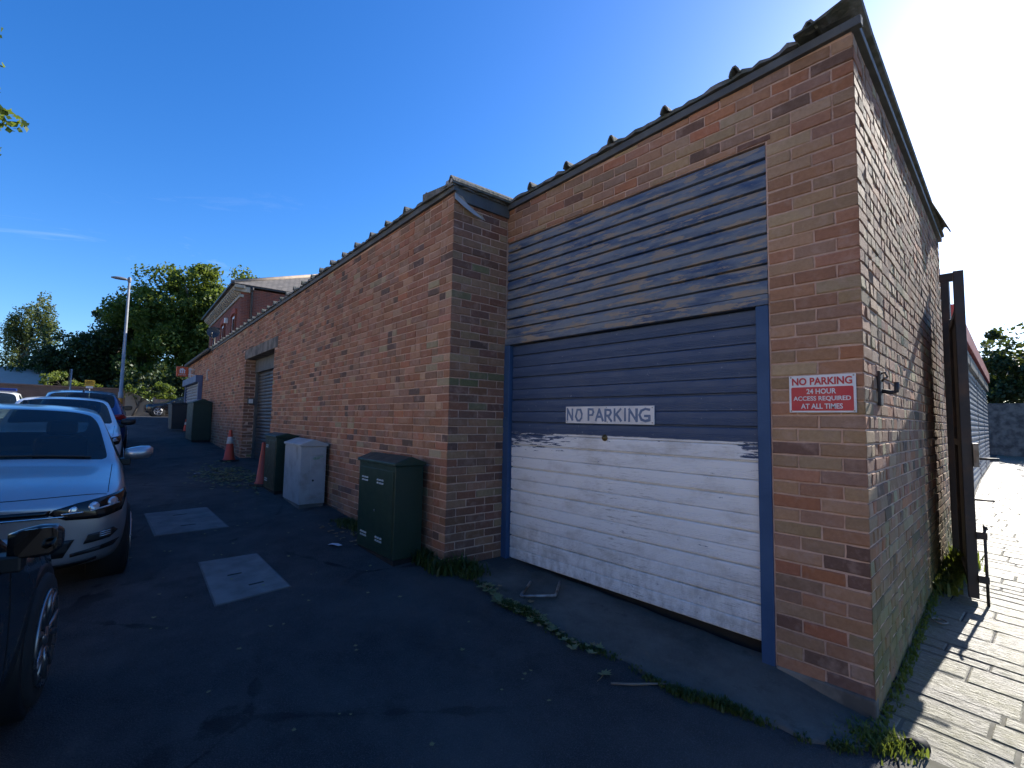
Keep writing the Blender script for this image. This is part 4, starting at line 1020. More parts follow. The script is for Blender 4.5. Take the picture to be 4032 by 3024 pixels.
# ------------------------------------------------------------------ added unseen terrace behind the camera, bounces warm sunlight onto the shaded walls
CREAM = mat('cream_render', (.62, .52, .40), .9, (.52, .43, .33), 1.5)
te = thing('added_bounce_terrace', 'cream rendered terrace added unseen behind the viewpoint to bounce warm light', 'terrace', (-8, -17, 0))
mb = MB(); mb.box(-34, 16, -26, -17, -1.0, 6.6); mb.build('wall', CREAM, te)
mb = MB(); mb.prism([(-26.3, 6.6), (-16.6, 6.6), (-21.5, 9.6)], lambda p2, t: (t, p2[0], p2[1]), -34.2, 16.2); mb.build('roof', TILE, te)
for k in range(12):
    xx = -32+k*4.1
    for z0 in (1.4, 4.2):
        mb = MB(); mb.box(xx, xx+1.3, -17.0, -16.94, z0, z0+1.4); w_ = mb.build('window', PLAST, te)
        mb = MB(); mb.box(xx+.08, xx+1.22, -16.94, -16.93, z0+.08, z0+1.32); mb.build('pane', GLASSM, w_)
# ------------------------------------------------------------------ cars
def paint(name, col, metal=.5, rough=.32):
    n = NT(name); p = n.obj()
    c = n.mix(n.ramp(n.noise(p, 5, 6), .45, .8, 0, .18), col, tuple(q*.6 for q in col))
    n.fin(c, n.ramp(n.noise(p, 6, 5), .3, .7, rough-.06, rough+.06), metal)
    n.set(n.b, 'Coat Weight', .7); n.set(n.b, 'Coat Roughness', .06); return n.m
SILVER = paint('silver_paint', (.44, .445, .46), .75, .34); WHITEC = paint('white_car_paint', (.74, .75, .76), .0, .35)
BLUEC = paint('blue_car_paint', (.015, .05, .16), .4, .3); BLACKC = paint('black_car_paint', (.008, .008, .009), .0, .25)
TRIM = mat('black_trim', (.012, .012, .012), .5, local=True, grime=0); TYRE = mat('tyre_rubber', (.015, .015, .015), .85, local=True, grime=0)
GLOSSB = NT('gloss_black'); GLOSSB.fin((.006, .006, .007), .12); GLOSSB = GLOSSB.m
CHROME = NT('chrome'); CHROME.fin((.7, .7, .7), .12, 1.); CHROME = CHROME.m
MIRG = NT('mirror_glass_dark'); MIRG.fin((.13, .135, .14), .03, 1.); MIRG = MIRG.m
ALLOY = mat('alloy_rim', (.48, .48, .49), .32, metal=.9, local=True, grime=.1); ALLOYD = mat('dark_alloy_rim', (.26, .26, .27), .3, metal=.9, local=True, grime=.1)
REDL = NT('tail_lamp_red'); REDL.fin((.35, .01, .012), .12); REDL = REDL.m
LENS = NT('lamp_lens'); LENS.fin((.55, .57, .6), .08, .6); LENS = LENS.m
def car_glass():
    n = NT('car_glass'); n.fin((.015, .022, .026), .03, 0, .7)
    tr = n.t.nodes.new('ShaderNodeBsdfTransparent'); tr.inputs[0].default_value = (.55, .68, .68, 1)
    mx = n.t.nodes.new('ShaderNodeMixShader'); mx.inputs[0].default_value = .45
    n.t.links.new(n.b.outputs[0], mx.inputs[1]); n.t.links.new(tr.outputs[0], mx.inputs[2]); n.t.links.new(mx.outputs[0], n.out.inputs[0]); return n.m
CGLASS = car_glass()

def smooth_grid(ST, mats):
    """half sections -> full body, subdivided; returns dict material key -> bmesh-ready (verts, faces), plus bvh"""
    n = len(ST); m = len(ST[0][1]); vs = []; ids = {}
    for i, (s, sec) in enumerate(ST):
        for j, (y, z) in enumerate(sec):
            for sg_ in (1, -1):
                if y == 0 and sg_ == -1: ids[i, j, -1] = ids[i, j, 1]; continue
                ids[i, j, sg_] = len(vs); vs.append((-s, sg_*y, z))
    fs = []; mi = []; keys = []
    def key(k):
        if k not in keys: keys.append(k)
        return keys.index(k)
    for i in range(n-1):
        for j in range(m-1):
            k = key(mats(i, j))
            for sg_ in (1, -1):
                q = [ids[i, j, sg_], ids[i+1, j, sg_], ids[i+1, j+1, sg_], ids[i, j+1, sg_]]
                if sg_ < 0: q = q[::-1]
                q2 = []
                for v in q:
                    if v not in q2: q2.append(v)
                if len(q2) > 2: fs.append(tuple(q2)); mi.append(k)
    for i in (0, n-1):
        loop = [ids[i, j, 1] for j in range(m)] + [ids[i, j, -1] for j in range(m-2, 0, -1)]
        # cap with quads between mirrored points
        for j in range(m-1):
            q = [ids[i, j, 1], ids[i, j+1, 1], ids[i, j+1, -1], ids[i, j, -1]]
            q2 = []
            for v in q:
                if v not in q2: q2.append(v)
            if len(q2) > 2: fs.append(tuple(q2)); mi.append(key('body'))
    me = bpy.data.meshes.new('tmp'); me.from_pydata(vs, [], fs)
    for p, k in zip(me.polygons, mi): p.material_index = k
    for k in keys: me.materials.append(None)
    bm = bmesh.new(); bm.from_mesh(me); bmesh.ops.recalc_face_normals(bm, faces=bm.faces)
    cl = bm.edges.layers.float.new('crease_edge')
    for e in bm.edges:
        if len(e.link_faces) == 2:
            a, b = e.link_faces[0].material_index, e.link_faces[1].material_index
            if a != b: e[cl] = .55
    bm.to_mesh(me); bm.free()
    o = bpy.data.objects.new('tmp', me); COL.objects.link(o)
    md = o.modifiers.new('s', 'SUBSURF'); md.levels = 3; md.render_levels = 3
    dg = bpy.context.evaluated_depsgraph_get(); dg.update()
    ev = bpy.data.meshes.new_from_object(o.evaluated_get(dg)); bpy.data.objects.remove(o)
    V = [tuple(v.co) for v in ev.vertices]; out = {}
    for p in ev.polygons: out.setdefault(keys[p.material_index], []).append(tuple(p.vertices))
    res = {}
    for k, F_ in out.items():
        used = sorted({i for f in F_ for i in f}); mp_ = {a: b for b, a in enumerate(used)}
        mm = bpy.data.meshes.new(k); mm.from_pydata([V[i] for i in used], [], [tuple(mp_[i] for i in f) for f in F_]); res[k] = mm
    bvh = BVHTree.FromPolygons([Vector(v) for v in V], [tuple(p.vertices) for p in ev.polygons])
    return res, bvh

def hatch(L_=4.05, H_=1.455, W_=.875, hood=0.):
    kz = H_/1.455; kw = W_/.875; kl = L_/4.05
    low = lambda w_: [(0, .19), (w_*.86, .19), (w_*.975, .25), (w_, .50)]
    R_ = [
     (0.00, [(0, .25), (.44, .25), (.54, .30), (.58, .45), (.55, .60), (.50, .645), (.42, .665), (.22, .68), (0, .685)]),
     (0.07, [(0, .20), (.56, .20), (.70, .27), (.745, .46), (.72, .63), (.665, .69), (.56, .715), (.29, .735), (0, .74)]),
     (0.22, [(0, .18), (.68, .18), (.81, .25), (.845, .47), (.825, .685), (.77, .755), (.63, .785), (.32, .81), (0, .815)]),
     (0.45, low(.865)[:3]+[(.868, .49), (.853, .735), (.80, .80), (.65, .83), (.33, .852), (0, .858)]),
     (0.80, low(.872)[:3]+[(.876, .50), (.862, .785), (.815, .85), (.67, .875), (.34, .897), (0, .903)]),
     (1.12, low(.872)[:3]+[(.876, .51), (.866, .835), (.82, .905), (.70, .925), (.355, .95), (0, .957)]),
     (1.22, low(.872)[:3]+[(.876, .515), (.866, .86), (.805, .945), (.735, .965), (.37, .995), (0, 1.0)]),
     (1.30, low(.872)[:3]+[(.876, .515), (.866, .875), (.795, .99), (.725, 1.015), (.365, 1.045), (0, 1.05)]),
     (1.65, low(.872)[:3]+[(.875, .52), (.866, .895), (.735, 1.19), (.675, 1.225), (.34, 1.255), (0, 1.262)]),
     (1.98, low(.872)[:3]+[(.875, .52), (.866, .905), (.675, 1.345), (.618, 1.385), (.31, 1.413), (0, 1.42)]),
     (2.06, low(.872)[:3]+[(.875, .52), (.866, .907), (.668, 1.36), (.608, 1.402), (.305, 1.43), (0, 1.436)]),
     (2.50, low(.872)[:3]+[(.875, .53), (.866, .915), (.66, 1.378), (.60, 1.42), (.30, 1.449), (0, 1.455)]),
     (2.58, low(.872)[:3]+[(.875, .53), (.866, .917), (.66, 1.377), (.60, 1.42), (.30, 1.449), (0, 1.455)]),
     (3.15, low(.872)[:3]+[(.875, .54), (.864, .93), (.652, 1.36), (.592, 1.403), (.30, 1.433), (0, 1.44)]),
     (3.55, low(.870)[:3]+[(.872, .55), (.855, .945), (.64, 1.325), (.58, 1.37), (.29, 1.40), (0, 1.407)]),
     (3.68, low(.865)[:3]+[(.868, .56), (.85, .945), (.65, 1.27), (.585, 1.31), (.29, 1.34), (0, 1.346)]),
     (3.93, low(.84)[:3]+[(.852, .57), (.83, .90), (.70, 1.0), (.62, 1.03), (.31, 1.05), (0, 1.055)]),
     (4.00, [(0, .24), (.66, .24), (.76, .32), (.81, .57), (.79, .84), (.71, .92), (.62, .945), (.31, .955), (0, .96)]),
     (4.05, [(0, .30), (.55, .30), (.66, .36), (.72, .57), (.70, .78), (.63, .84), (.55, .86), (.28, .87), (0, .875)])]
    def mats(i, j):
        if j >= 6 and 6 <= i < 9: return 'windscreen'
        if j >= 6 and 14 <= i < 16: return 'rear_window'
        if j == 4 and 7 <= i < 14 and i not in (11,): return 'side_window'
        return 'body'
    out = []
    for s, sec in R_:
        if s < 1.2:
            lift = .055*(1-s/1.2)**.7; sec = [(y, z+lift*(1 if z > .4 else .7)) for y, z in sec]; s = .18+s*(1.02/1.2)
        f = hood*(1 if s < 1.2 else 0)
        out.append((s*kl, [(y*kw, z*(kz if z > .6 else 1+(kz-1)*(z/.6)) - (f*(z-.5) if z > .5 else 0)) for y, z in sec]))
    return out, mats

def patch(bvh, poly, name, m, parent, off=.004, axis='front', xs=1, step=.05, smooth=True):
    """thin panel that follows the body; poly in (y,z) for front/back, (x,z) for the sides"""
    bm = bmesh.new()
    def P(a, b): return (0, a, b) if axis in ('front', 'back') else (a, 0, b)
    bm.faces.new([bm.verts.new(P(a, b)) for a, b in poly])
    lo = [min(p[k] for p in poly) for k in (0, 1)]; hi = [max(p[k] for p in poly) for k in (0, 1)]
    for k in (0, 1):
        t = lo[k]+step
        while t < hi[k]:
            no = P(1, 0) if k == 0 else P(0, 1); co = P(t, 0) if k == 0 else P(0, t)
            bmesh.ops.bisect_plane(bm, geom=bm.verts[:]+bm.edges[:]+bm.faces[:], plane_co=co, plane_no=no); t += step
    dirv = {'front': Vector((-1, 0, 0)), 'back': Vector((1, 0, 0)), 'left': Vector((0, -1, 0)), 'right': Vector((0, 1, 0))}[axis]
    for v in bm.verts:
        o_ = v.co - dirv*8
        h = bvh.ray_cast(o_, dirv)
        if h[0] is None: h = bvh.find_nearest(v.co-dirv*.5)
        nn = h[1]
        if nn.dot(dirv) > 0: nn = -nn
        v.co = h[0]+nn*off
    bmesh.ops.recalc_face_normals(bm, faces=bm.faces)
    me = bpy.data.meshes.new(name); bm.to_mesh(me); bm.free()
    o = link(name, me, m, parent, smooth)
    sd = o.modifiers.new('t', 'SOLIDIFY'); sd.thickness = max(.003, off*.9); sd.offset = 0
    return o
def mirror(poly): return [(-a, b) for a, b in poly][::-1]

def wheel(parent, x, y, side, rim, R0=.315, seg=28, rimR=.215, wide=.2):
    mb = MB(); c = (x, y, R0)
    prof = [(rimR, -wide/2), (R0*.93, -wide/2), (R0*.985, -wide*.42), (R0, -wide*.30), (R0, wide*.30), (R0*.985, wide*.42), (R0*.93, wide/2), (rimR, wide/2)]
    mb.lathe(prof, seg, c, 'y'); wh = mb.build('wheel', TYRE, parent, True)
    yo = y+side*(wide/2-.004)
    mb = MB(); mb.lathe([(.02, -.002*side), (rimR, -.002*side), (rimR, -.05*side), (.02, -.05*side)], seg, (x, yo-.03*side, R0), 'y'); mb.build('rim_well', TRIM, wh)
    mb = MB(); mb.lathe([(rimR-.018, .0), (rimR-.012, side*.018), (rimR+.006, side*.018), (rimR+.008, 0)], seg, (x, yo, R0), 'y')
    for k in range(5):
        for dlt in (-.13, .13):
            a = 2*math.pi*k/5+dlt; a2 = 2*math.pi*k/5+dlt*1.9
            p0 = Vector((x+.05*math.cos(a-dlt), yo-.012*side, R0+.05*math.sin(a-dlt))); p1 = Vector((x+(rimR-.01)*math.cos(a2), yo+.006*side, R0+(rimR-.01)*math.sin(a2)))
            mb.tube([p0, p0.lerp(p1, .5)+Vector((0, side*.008, 0)), p1], [.022, .017, .019], 6)
    mb.lathe([(0, -.02*side), (.055, -.02*side), (.05, .012*side), (0, .016*side)], 14, (x, yo, R0), 'y')
    mb.build('rim', rim, wh, True)
    return wh

def make_car(name, label, loc, heading, pitch, paintm, L_=4.05, H_=1.455, W_=.875, rim=None, hood=0., detail=2, R0=.315, rimR=.215, lamps='halogen', mk=1., mirm=None, group='parked cars'):
    ST, mats = hatch(L_, H_, W_, hood)
    parts, bvh = smooth_grid(ST, mats)
    e = thing(name, label, 'car', loc, (0, pitch, heading), world=False, group=group)
    body = None
    for k, me in parts.items():
        if k == 'side_window': continue
        o = link(k, me, paintm if k == 'body' else CGLASS, e, True)
        if k == 'body': body = o
    bm = bmesh.new(); bm.from_mesh(parts['side_window']); left = set(bm.faces)
    while left:
        f0 = left.pop(); isl = [f0]; q = [f0]
        while q:
            for ed in q.pop().edges:
                for f2 in ed.link_faces:
                    if f2 in left: left.discard(f2); isl.append(f2); q.append(f2)
        vi = {}; F2 = [tuple(vi.setdefault(v, len(vi)) for v in f2.verts) for f2 in isl]
        me = bpy.data.meshes.new('side_window'); me.from_pydata([tuple(v.co) for v in vi], [], F2); link('side_window', me, CGLASS, e, True)
    bm.free()
    kl = L_/4.05; kw = W_/.875; kz = H_/1.455
    for sx in (-.80*kl, -3.35*kl):
        for sg_ in (1, -1):
            mb = MB(); mb.lathe([(0, -.25), (R0+.05, -.25), (R0+.045, .004), (R0+.02, .006), (0, .006)], 30, (sx, 0, R0), 'y')
            mb.v = [(a, sg_*(W_*.985)+b*sg_, c) for a, b, c in mb.v]; mb.build('wheel_arch', TRIM, e, True)
            wheel(e, sx, sg_*(W_-.085), sg_, rim or ALLOY, R0, 28, rimR)
    # interior seen through the glass
    mb = MB(); mb.box(-3.4*kl, -1.25*kl, -.78*kw, .78*kw, .45, .86); mb.build('cabin_floor', TRIM, e)
    for sy in (-.36, .36):
        mb = MB(); mb.box(-2.45*kl, -2.28*kl, sy-.22, sy+.22, .6, 1.12*kz); mb.build('seat', TRIM, e, bevel=.06)
        mb = MB(); mb.box(-2.45*kl, -2.34*kl, sy-.13, sy+.13, 1.13*kz, 1.29*kz); mb.build('headrest', TRIM, e, bevel=.04)
    # mirrors
    for sg_ in (1, -1):
        mb = MB(); xm = -1.52*kl; zm = .985*kz; ym = sg_*(W_-.005)
        sec = [(q*mk, a, b*(.8+.2*mk)) for q, a, b in ((0, .045, .05), (.05, .07, .062), (.13, .085, .072), (.20, .075, .066), (.235, .035, .04))]
        vs = []
        for (q, a, b) in sec:
            for k in range(12):
                an = 2*math.pi*k/12; cx_ = math.cos(an); sz_ = math.sin(an)
                vs.append((xm+max(-.35, cx_)*a*1.15, ym+sg_*q, zm+.01+(abs(sz_)**.75)*(1 if sz_ > 0 else -1)*b+q*.08))
        fs = [(i*12+k, i*12+(k+1) % 12, i*12+12+(k+1) % 12, i*12+12+k) for i in range(4) for k in range(12)]+[tuple(range(12)), tuple(range(48, 60))[::-1]]
        mb.add(vs, fs); mo = mb.build('door_mirror', mirm or paintm, e, True)
        mb = MB(); mb.prism(rrect(.035*mk, .215*mk, -.05, .058, .028), lambda p2, t: (xm+t, ym+sg_*p2[0], zm+.012+p2[1]+p2[0]*.08), -.040, -.034); mb.build('mirror_glass', MIRG, mo)
        mb = MB(); mb.box(xm-.03, xm+.06, min(ym-sg_*.04, ym+sg_*.05), max(ym-sg_*.04, ym+sg_*.05), zm-.10, zm-.03); mb.build('mirror_foot', TRIM, mo, bevel=.01)
    mb = MB(); mb.prism([(0, 0), (.16, 0), (.10, .05), (.02, .055)], lambda p2, t: (-3.2*kl+p2[0]-.1, t, 1.43*kz+p2[1]), -.02, .02); mb.build('roof_aerial', TRIM, e, bevel=.008)
    f = lambda pts: [(a*kw, .052*(1 if b < .78 else 0) + (b - (hood*(b-.5) if b > .5 else 0))*(kz if b > .6 else 1)) for a, b in pts]
    if detail >= 1:
        hl = f([(.36, .625), (.46, .575), (.66, .565), (.80, .60), (.835, .70), (.82, .745), (.70, .722), (.52, .692), (.385, .66)])
        for P_ in (hl, mirror(hl)):
            h_ = patch(bvh, P_, 'headlight', GLOSSB, e, .007, step=.03)
            sg_ = 1 if P_ is hl else -1
            for (a, b, rr_) in ((.50, .645, .026), (.62, .658, .030), (.735, .678, .028)):
                circ = [(sg_*a*kw+rr_*math.cos(t)*1.1, (b+.052-hood*(b-.5))*kz+rr_*math.sin(t)) for t in np.linspace(0, 2*math.pi, 14)[:-1]]
                patch(bvh, circ, 'reflector', LENS, h_, .013, step=.02)
            st = [(.43, .618), (.56, .622), (.56, .632), (.43, .628)]; s2 = [(.60, .626), (.78, .658), (.775, .668), (.60, .637)]
            for q in (st, s2):
                q = f(q); q = q if sg_ > 0 else mirror(q); patch(bvh, q, 'light_strip', LENS, h_, .013, step=.02)
        gr = f([(-.36, .612), (.36, .612), (.37, .658), (-.37, .658)]); patch(bvh, gr, 'grille', GLOSSB, e, .006)
        patch(bvh, f([(-.47, .598), (.47, .598), (.47, .609), (-.47, .609)]), 'chrome_strip', CHROME, e, .008)
        patch(bvh, f([(-.46, .29), (.46, .29), (.52, .42), (-.52, .42)]), 'lower_grille', TRIM, e, .006)
        fg = f([(.575, .375), (.735, .40), (.785, .445), (.755, .475), (.60, .445)])
        for q in (fg, mirror(fg)):
            o_ = patch(bvh, q, 'fog_lamp_recess', TRIM, e, .006, step=.03)
            for t in (0, 1, 2):
                z0 = .418+t*.016; st = [(.67, z0), (.735, z0+.008), (.735, z0+.014), (.67, z0+.006)]; st = f(st); st = st if q is fg else mirror(st)
                patch(bvh, st, 'fog_lamp_strip', LENS, o_, .010, step=.03)
        sp = f([(.50, .285), (.76, .325), (.80, .37), (.77, .365), (.50, .312)])
        for q in (sp, mirror(sp)): patch(bvh, q, 'bumper_slot', TRIM, e, .006, step=.03)
        patch(bvh, f([(-.5, .205), (.5, .205), (.66, .24), (.66, .262), (.5, .238), (-.5, .238)]), 'lower_lip', TRIM, e, .006)
        # bonnet shut line
        for sg_ in (1, -1):
            pts = []
            for s in np.linspace(.36, 1.16, 14):
                yy = sg_*(.70+.06*(s-.2))*kw
                h = bvh.ray_cast(Vector((-s*kl, yy, 3)), Vector((0, 0, -1)))
                if h[0] is not None: pts.append(h[0]+Vector((0, 0, .0005)))
            mb = MB(); mb.tube(pts, .0028, 5); mb.build('shut_line', BLK, e)
        pts = []
        for yy in np.linspace(-.70, .70, 25)*kw:
            h = bvh.ray_cast(Vector((-(.18+.065)*kl-.09*(yy/(.70*kw))**2, yy, 3)), Vector((0, 0, -1)))
            if h[0] is not None: pts.append(h[0])
        mb = MB(); mb.tube(pts, .0035, 5); mb.build('shut_line', BLK, e)
        wp = []
        for yy in np.linspace(-.62, .60, 10)*kw:
            h = bvh.ray_cast(Vector((-1.245*kl, yy, 3)), Vector((0, 0, -1)))
            if h[0] is not None: wp.append(h[0]+Vector((0, 0, .012)))
        mb = MB(); mb.tube(wp, .009, 6); mb.build('wiper', TRIM, e)
    # tail lamps
    tl = f([(.52, .80), (.76, .80), (.80, .90), (.74, .93), (.52, .90)])
    for q in (tl, mirror(tl)): patch(bvh, q, 'tail_lamp', REDL, e, .007, 'back', step=.04)
    tl2 = [(-3.98*kl, .80*kz), (-3.72*kl, .82*kz), (-3.70*kl, .88*kz), (-3.95*kl, .91*kz)]
    for ax in ('left', 'right'): patch(bvh, tl2, 'tail_lamp', REDL, e, .006, ax, step=.05)
    pn = [(-.26*kw, .60), (.26*kw, .60), (.26*kw, .71), (-.26*kw, .71)]
    # door seams and handles
    for ax, sg_ in (('left', 1), ('right', -1)):
        for xs_ in (-1.42, -2.54, -3.30):
            pts = []
            for zz in np.linspace(.30, .88, 8):
                h = bvh.ray_cast(Vector((xs_*kl, sg_*3, zz*kz)), Vector((0, -sg_, 0)))
                if h[0] is not None: pts.append(h[0])
            if len(pts) > 1: mb = MB(); mb.tube(pts, .003, 5); mb.build('shut_line', BLK, e)
        for xs_ in (-2.42, -3.18):
            h = bvh.ray_cast(Vector((xs_*kl, sg_*3, .80*kz)), Vector((0, -sg_, 0)))
            if h[0] is not None:
                p0 = h[0]; mb = MB(); mb.tube([p0+Vector((.09, sg_*.0, 0)), p0+Vector((.06, sg_*.022, .004)), p0+Vector((-.06, sg_*.022, .004)), p0+Vector((-.09, 0, 0))], .011, 7); mb.build('door_handle', paintm, e, True)
    return e, bvh
SL = math.atan(.0385)
def car_z(x, y): return gz(x, y)
# heading 0: nose towards +X (towards camera)
silver, bv = make_car('parked_car', 'silver hatchback parked nose-on at left, behind the black car', (-5.03, -.485, gz(-5.03, -.485)+.005), 0, SL, SILVER)
whitec, bv = make_car('parked_car', 'white hatchback parked directly behind the silver car', (-11.2, -.22, gz(-11.2, -.22)+.005), 0, SL, WHITEC, H_=1.44, mirm=TRIM)
suv, bv = make_car('parked_car', 'dark blue car seen from behind, parked beyond the white hatchback', (-20.2, .06, gz(-20.2, .06)+.005), math.pi, -SL, BLUEC, mirm=TRIM, L_=4.4, H_=1.56, W_=.90, detail=0, R0=.335, rimR=.22)
pol, bvp = make_car('police_car', 'white police car with a dark blue roof light bar, at far left', (-18.6, -2.05, gz(-18.6, -2.05)+.005), 0, SL, WHITEC, L_=4.3, H_=1.46)
BLT = NT('blue_beacon'); BLT.fin((.01, .03, .16), .15); 
mb = MB(); mb.prism(rrect(-.62, .62, 1.455, 1.545, .03), lambda p2, t: (-2.35+t, p2[0], p2[1]), -.14, .14); mb.build('light_bar', BLT.m, pol, bevel=.02)
PTX = mat('police_lettering', (.02, .04, .22), .5, local=True)
def on_hood(x, z, n):
    h = bvp.ray_cast(Vector((-.62+z, x, 3)), Vector((0, 0, -1))); return tuple(h[0]+Vector((0, 0, .004+n)))
put_text('lettering', 'POLICE', .95, .17, 0, 0, on_hood, PTX, pol, .02)
stripe = [(-3.6, .55), (-.55, .55), (-.55, .72), (-3.6, .72)]
patch(bvp, stripe, 'side_stripe', YEL, pol, .004, 'left', step=.15)
black, bv = make_car('parked_car', 'black car cut off by the left edge, its door mirror and alloy wheel showing', (-4.60, -.83, gz(-4.5, -.9)+.005), math.pi-rad(8), -SL, BLACKC, mk=.72, rim=ALLOYD, hood=.18, R0=.33, rimR=.235, detail=1)
far, bv = make_car('parked_car', 'black car parked side-on across the far road in front of the fence', (-40.4, 3.0, 1.434), rad(-90), 0, BLACKC, L_=4.5, H_=1.42, W_=.9, detail=0, R0=.33, rimR=.23)
# ------------------------------------------------------------------ vegetation
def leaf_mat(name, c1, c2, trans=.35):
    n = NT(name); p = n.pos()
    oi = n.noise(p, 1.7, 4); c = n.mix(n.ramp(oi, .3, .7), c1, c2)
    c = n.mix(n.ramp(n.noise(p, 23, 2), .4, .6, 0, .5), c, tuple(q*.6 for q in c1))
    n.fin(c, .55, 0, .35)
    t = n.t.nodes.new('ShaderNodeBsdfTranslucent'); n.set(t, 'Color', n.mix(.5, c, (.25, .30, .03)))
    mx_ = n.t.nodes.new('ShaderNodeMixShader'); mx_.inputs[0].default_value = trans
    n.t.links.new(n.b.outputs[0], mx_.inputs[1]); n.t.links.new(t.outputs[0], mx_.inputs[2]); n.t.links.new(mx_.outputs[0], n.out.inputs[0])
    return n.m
LEAF = leaf_mat('sycamore_leaf', (.055, .105, .022), (.13, .18, .035), .5)
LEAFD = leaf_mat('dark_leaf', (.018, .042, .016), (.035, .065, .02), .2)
LEAFB = leaf_mat('birch_leaf', (.055, .085, .03), (.10, .12, .04), .35)
LEAFY = leaf_mat('sunny_shrub_leaf', (.12, .17, .03), (.20, .24, .05), .45)
BARK = mat('bark', (.09, .075, .06), .9, (.05, .042, .035), 8, bump=.8, bsc=20, bd=.02)
def leaf_mesh(name, centers, rads, n_each, size, seed, droop=0., flat=1.):
    rs = np.random.RandomState(seed); P = []
    for c, rr_ in zip(centers, rads):
        v = rs.normal(size=(n_each, 3)); v /= np.linalg.norm(v, axis=1)[:, None]
        d_ = rs.uniform(.25, 1, (n_each, 1))**.5
        q = v*d_*rr_; q[:, 2] *= flat
        if droop: q[:, 2] -= np.abs(rs.normal(size=n_each))*droop
        P.append(q+np.array(c))
    P = np.concatenate(P); N = len(P)
    a = rs.normal(size=(N, 3)); a /= np.linalg.norm(a, axis=1)[:, None]
    b = rs.normal(size=(N, 3)); b -= a*(a*b).sum(1)[:, None]; b /= np.linalg.norm(b, axis=1)[:, None]
    cx_ = np.cross(a, b); s = size*rs.uniform(.6, 1.3, (N, 1))
    V = np.empty((N, 4, 3)); V[:, 0] = P-a*s*.6; V[:, 1] = P+b*s*.38+cx_*s*.1; V[:, 2] = P+a*s*.6; V[:, 3] = P-b*s*.38+cx_*s*.1
    me = bpy.data.meshes.new(name); me.vertices.add(N*4); me.vertices.foreach_set('co', V.ravel())
    me.loops.add(N*4); me.loops.foreach_set('vertex_index', np.arange(N*4)); me.polygons.add(N)
    me.polygons.foreach_set('loop_start', np.arange(N)*4); me.polygons.foreach_set('loop_total', np.full(N, 4)); me.update(calc_edges=True)
    return me
def tree(name, label, base, lobes, nclump, n_each, clump_r, size, m, seed, trunk_r=.3, cat='tree', group=None, droop=0., flat=.8, shell=.55):
    """lobes: list of (centre, radii) ellipsoids filled with leaf clumps"""
    rs = np.random.RandomState(seed); e = thing(name, label, cat, base, group=group)
    cs = []; vol = np.array([rx*ry*rz for _, (rx, ry, rz) in lobes]); vol = vol**(2/3); vol /= vol.sum()
    for (c, rr_), f in zip(lobes, vol):
        k = max(3, int(nclump*f)); v = rs.normal(size=(k, 3)); v /= np.linalg.norm(v, axis=1)[:, None]
        dd = shell+(1-shell)*rs.uniform(0, 1, (k, 1))
        dd *= 1+.14*np.sin(v[:, :1]*5+seed)*np.cos(v[:, 1:2]*6+v[:, 2:]*4)
        cs.append(np.array(c)+v*dd*np.array(rr_))
    cs = np.concatenate(cs); rads = clump_r*rs.uniform(.55, 1.35, len(cs))
    link('crown', leaf_mesh('crown', cs, rads, n_each, size, seed+1, droop, flat), m, e)
    mb = MB(); b = Vector(base); ctr = Vector(np.mean([c for c, _ in lobes], axis=0))
    top = Vector((ctr.x, ctr.y, ctr.z+.3*(ctr.z-b.z)))
    mb.tube([b-Vector((0, 0, .2)), b+(top-b)*.3+Vector((.1, .05, 0)), b+(top-b)*.7, top], [trunk_r*1.25, trunk_r, trunk_r*.6, trunk_r*.15], 9)
    for k in range(min(16, len(cs))):
        t = Vector(cs[rs.randint(len(cs))]); p0 = b+(top-b)*rs.uniform(.3, .8); pm = p0.lerp(t, .5)+Vector((0, 0, .12*(t-p0).length))
        mb.tube([p0, pm, t], [trunk_r*.35, trunk_r*.22, trunk_r*.05], 6)
    mb.build('trunk', BARK, e, True)
    return e
tree('sycamore_tree', 'large bright green tree rising behind the two-storey brick house', (-52, 8, 1.4), [((-52, 8.5, 11.0), (4.5, 4.6, 4.6)), ((-53, 4.8, 9.8), (4, 3.8, 4.0)), ((-51, 10.2, 8.2), (4, 3.5, 5.5)), ((-52, 6.5, 6.5), (4, 4.5, 4.0))], 420, 170, .95, .25, LEAF, 5, .45, shell=.35)
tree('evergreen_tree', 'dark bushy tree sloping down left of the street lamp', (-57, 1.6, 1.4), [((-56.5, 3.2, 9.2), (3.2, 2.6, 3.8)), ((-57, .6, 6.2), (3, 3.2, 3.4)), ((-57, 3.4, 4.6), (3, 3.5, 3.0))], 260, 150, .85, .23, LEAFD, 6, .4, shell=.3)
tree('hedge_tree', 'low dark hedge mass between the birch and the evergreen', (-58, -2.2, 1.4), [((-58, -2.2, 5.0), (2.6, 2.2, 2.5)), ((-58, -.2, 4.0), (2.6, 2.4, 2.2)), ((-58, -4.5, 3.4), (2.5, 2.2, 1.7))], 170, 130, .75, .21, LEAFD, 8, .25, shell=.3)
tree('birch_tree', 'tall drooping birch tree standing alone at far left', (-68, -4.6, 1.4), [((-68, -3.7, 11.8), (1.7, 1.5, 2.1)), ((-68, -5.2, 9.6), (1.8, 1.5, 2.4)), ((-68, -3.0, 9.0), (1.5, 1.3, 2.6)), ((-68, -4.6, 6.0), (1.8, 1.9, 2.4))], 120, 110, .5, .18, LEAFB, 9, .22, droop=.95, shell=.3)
tree('wall_shrub', 'pale sunlit shrub growing over the far brick wall', (-45, -.9, 1.4), [((-45.2, -1.2, 3.5), (.8, 1.2, .9)), ((-45, .4, 3.2), (.6, 1.2, .5))], 26, 60, .35, .14, LEAFY, 10, .06, 'shrub')
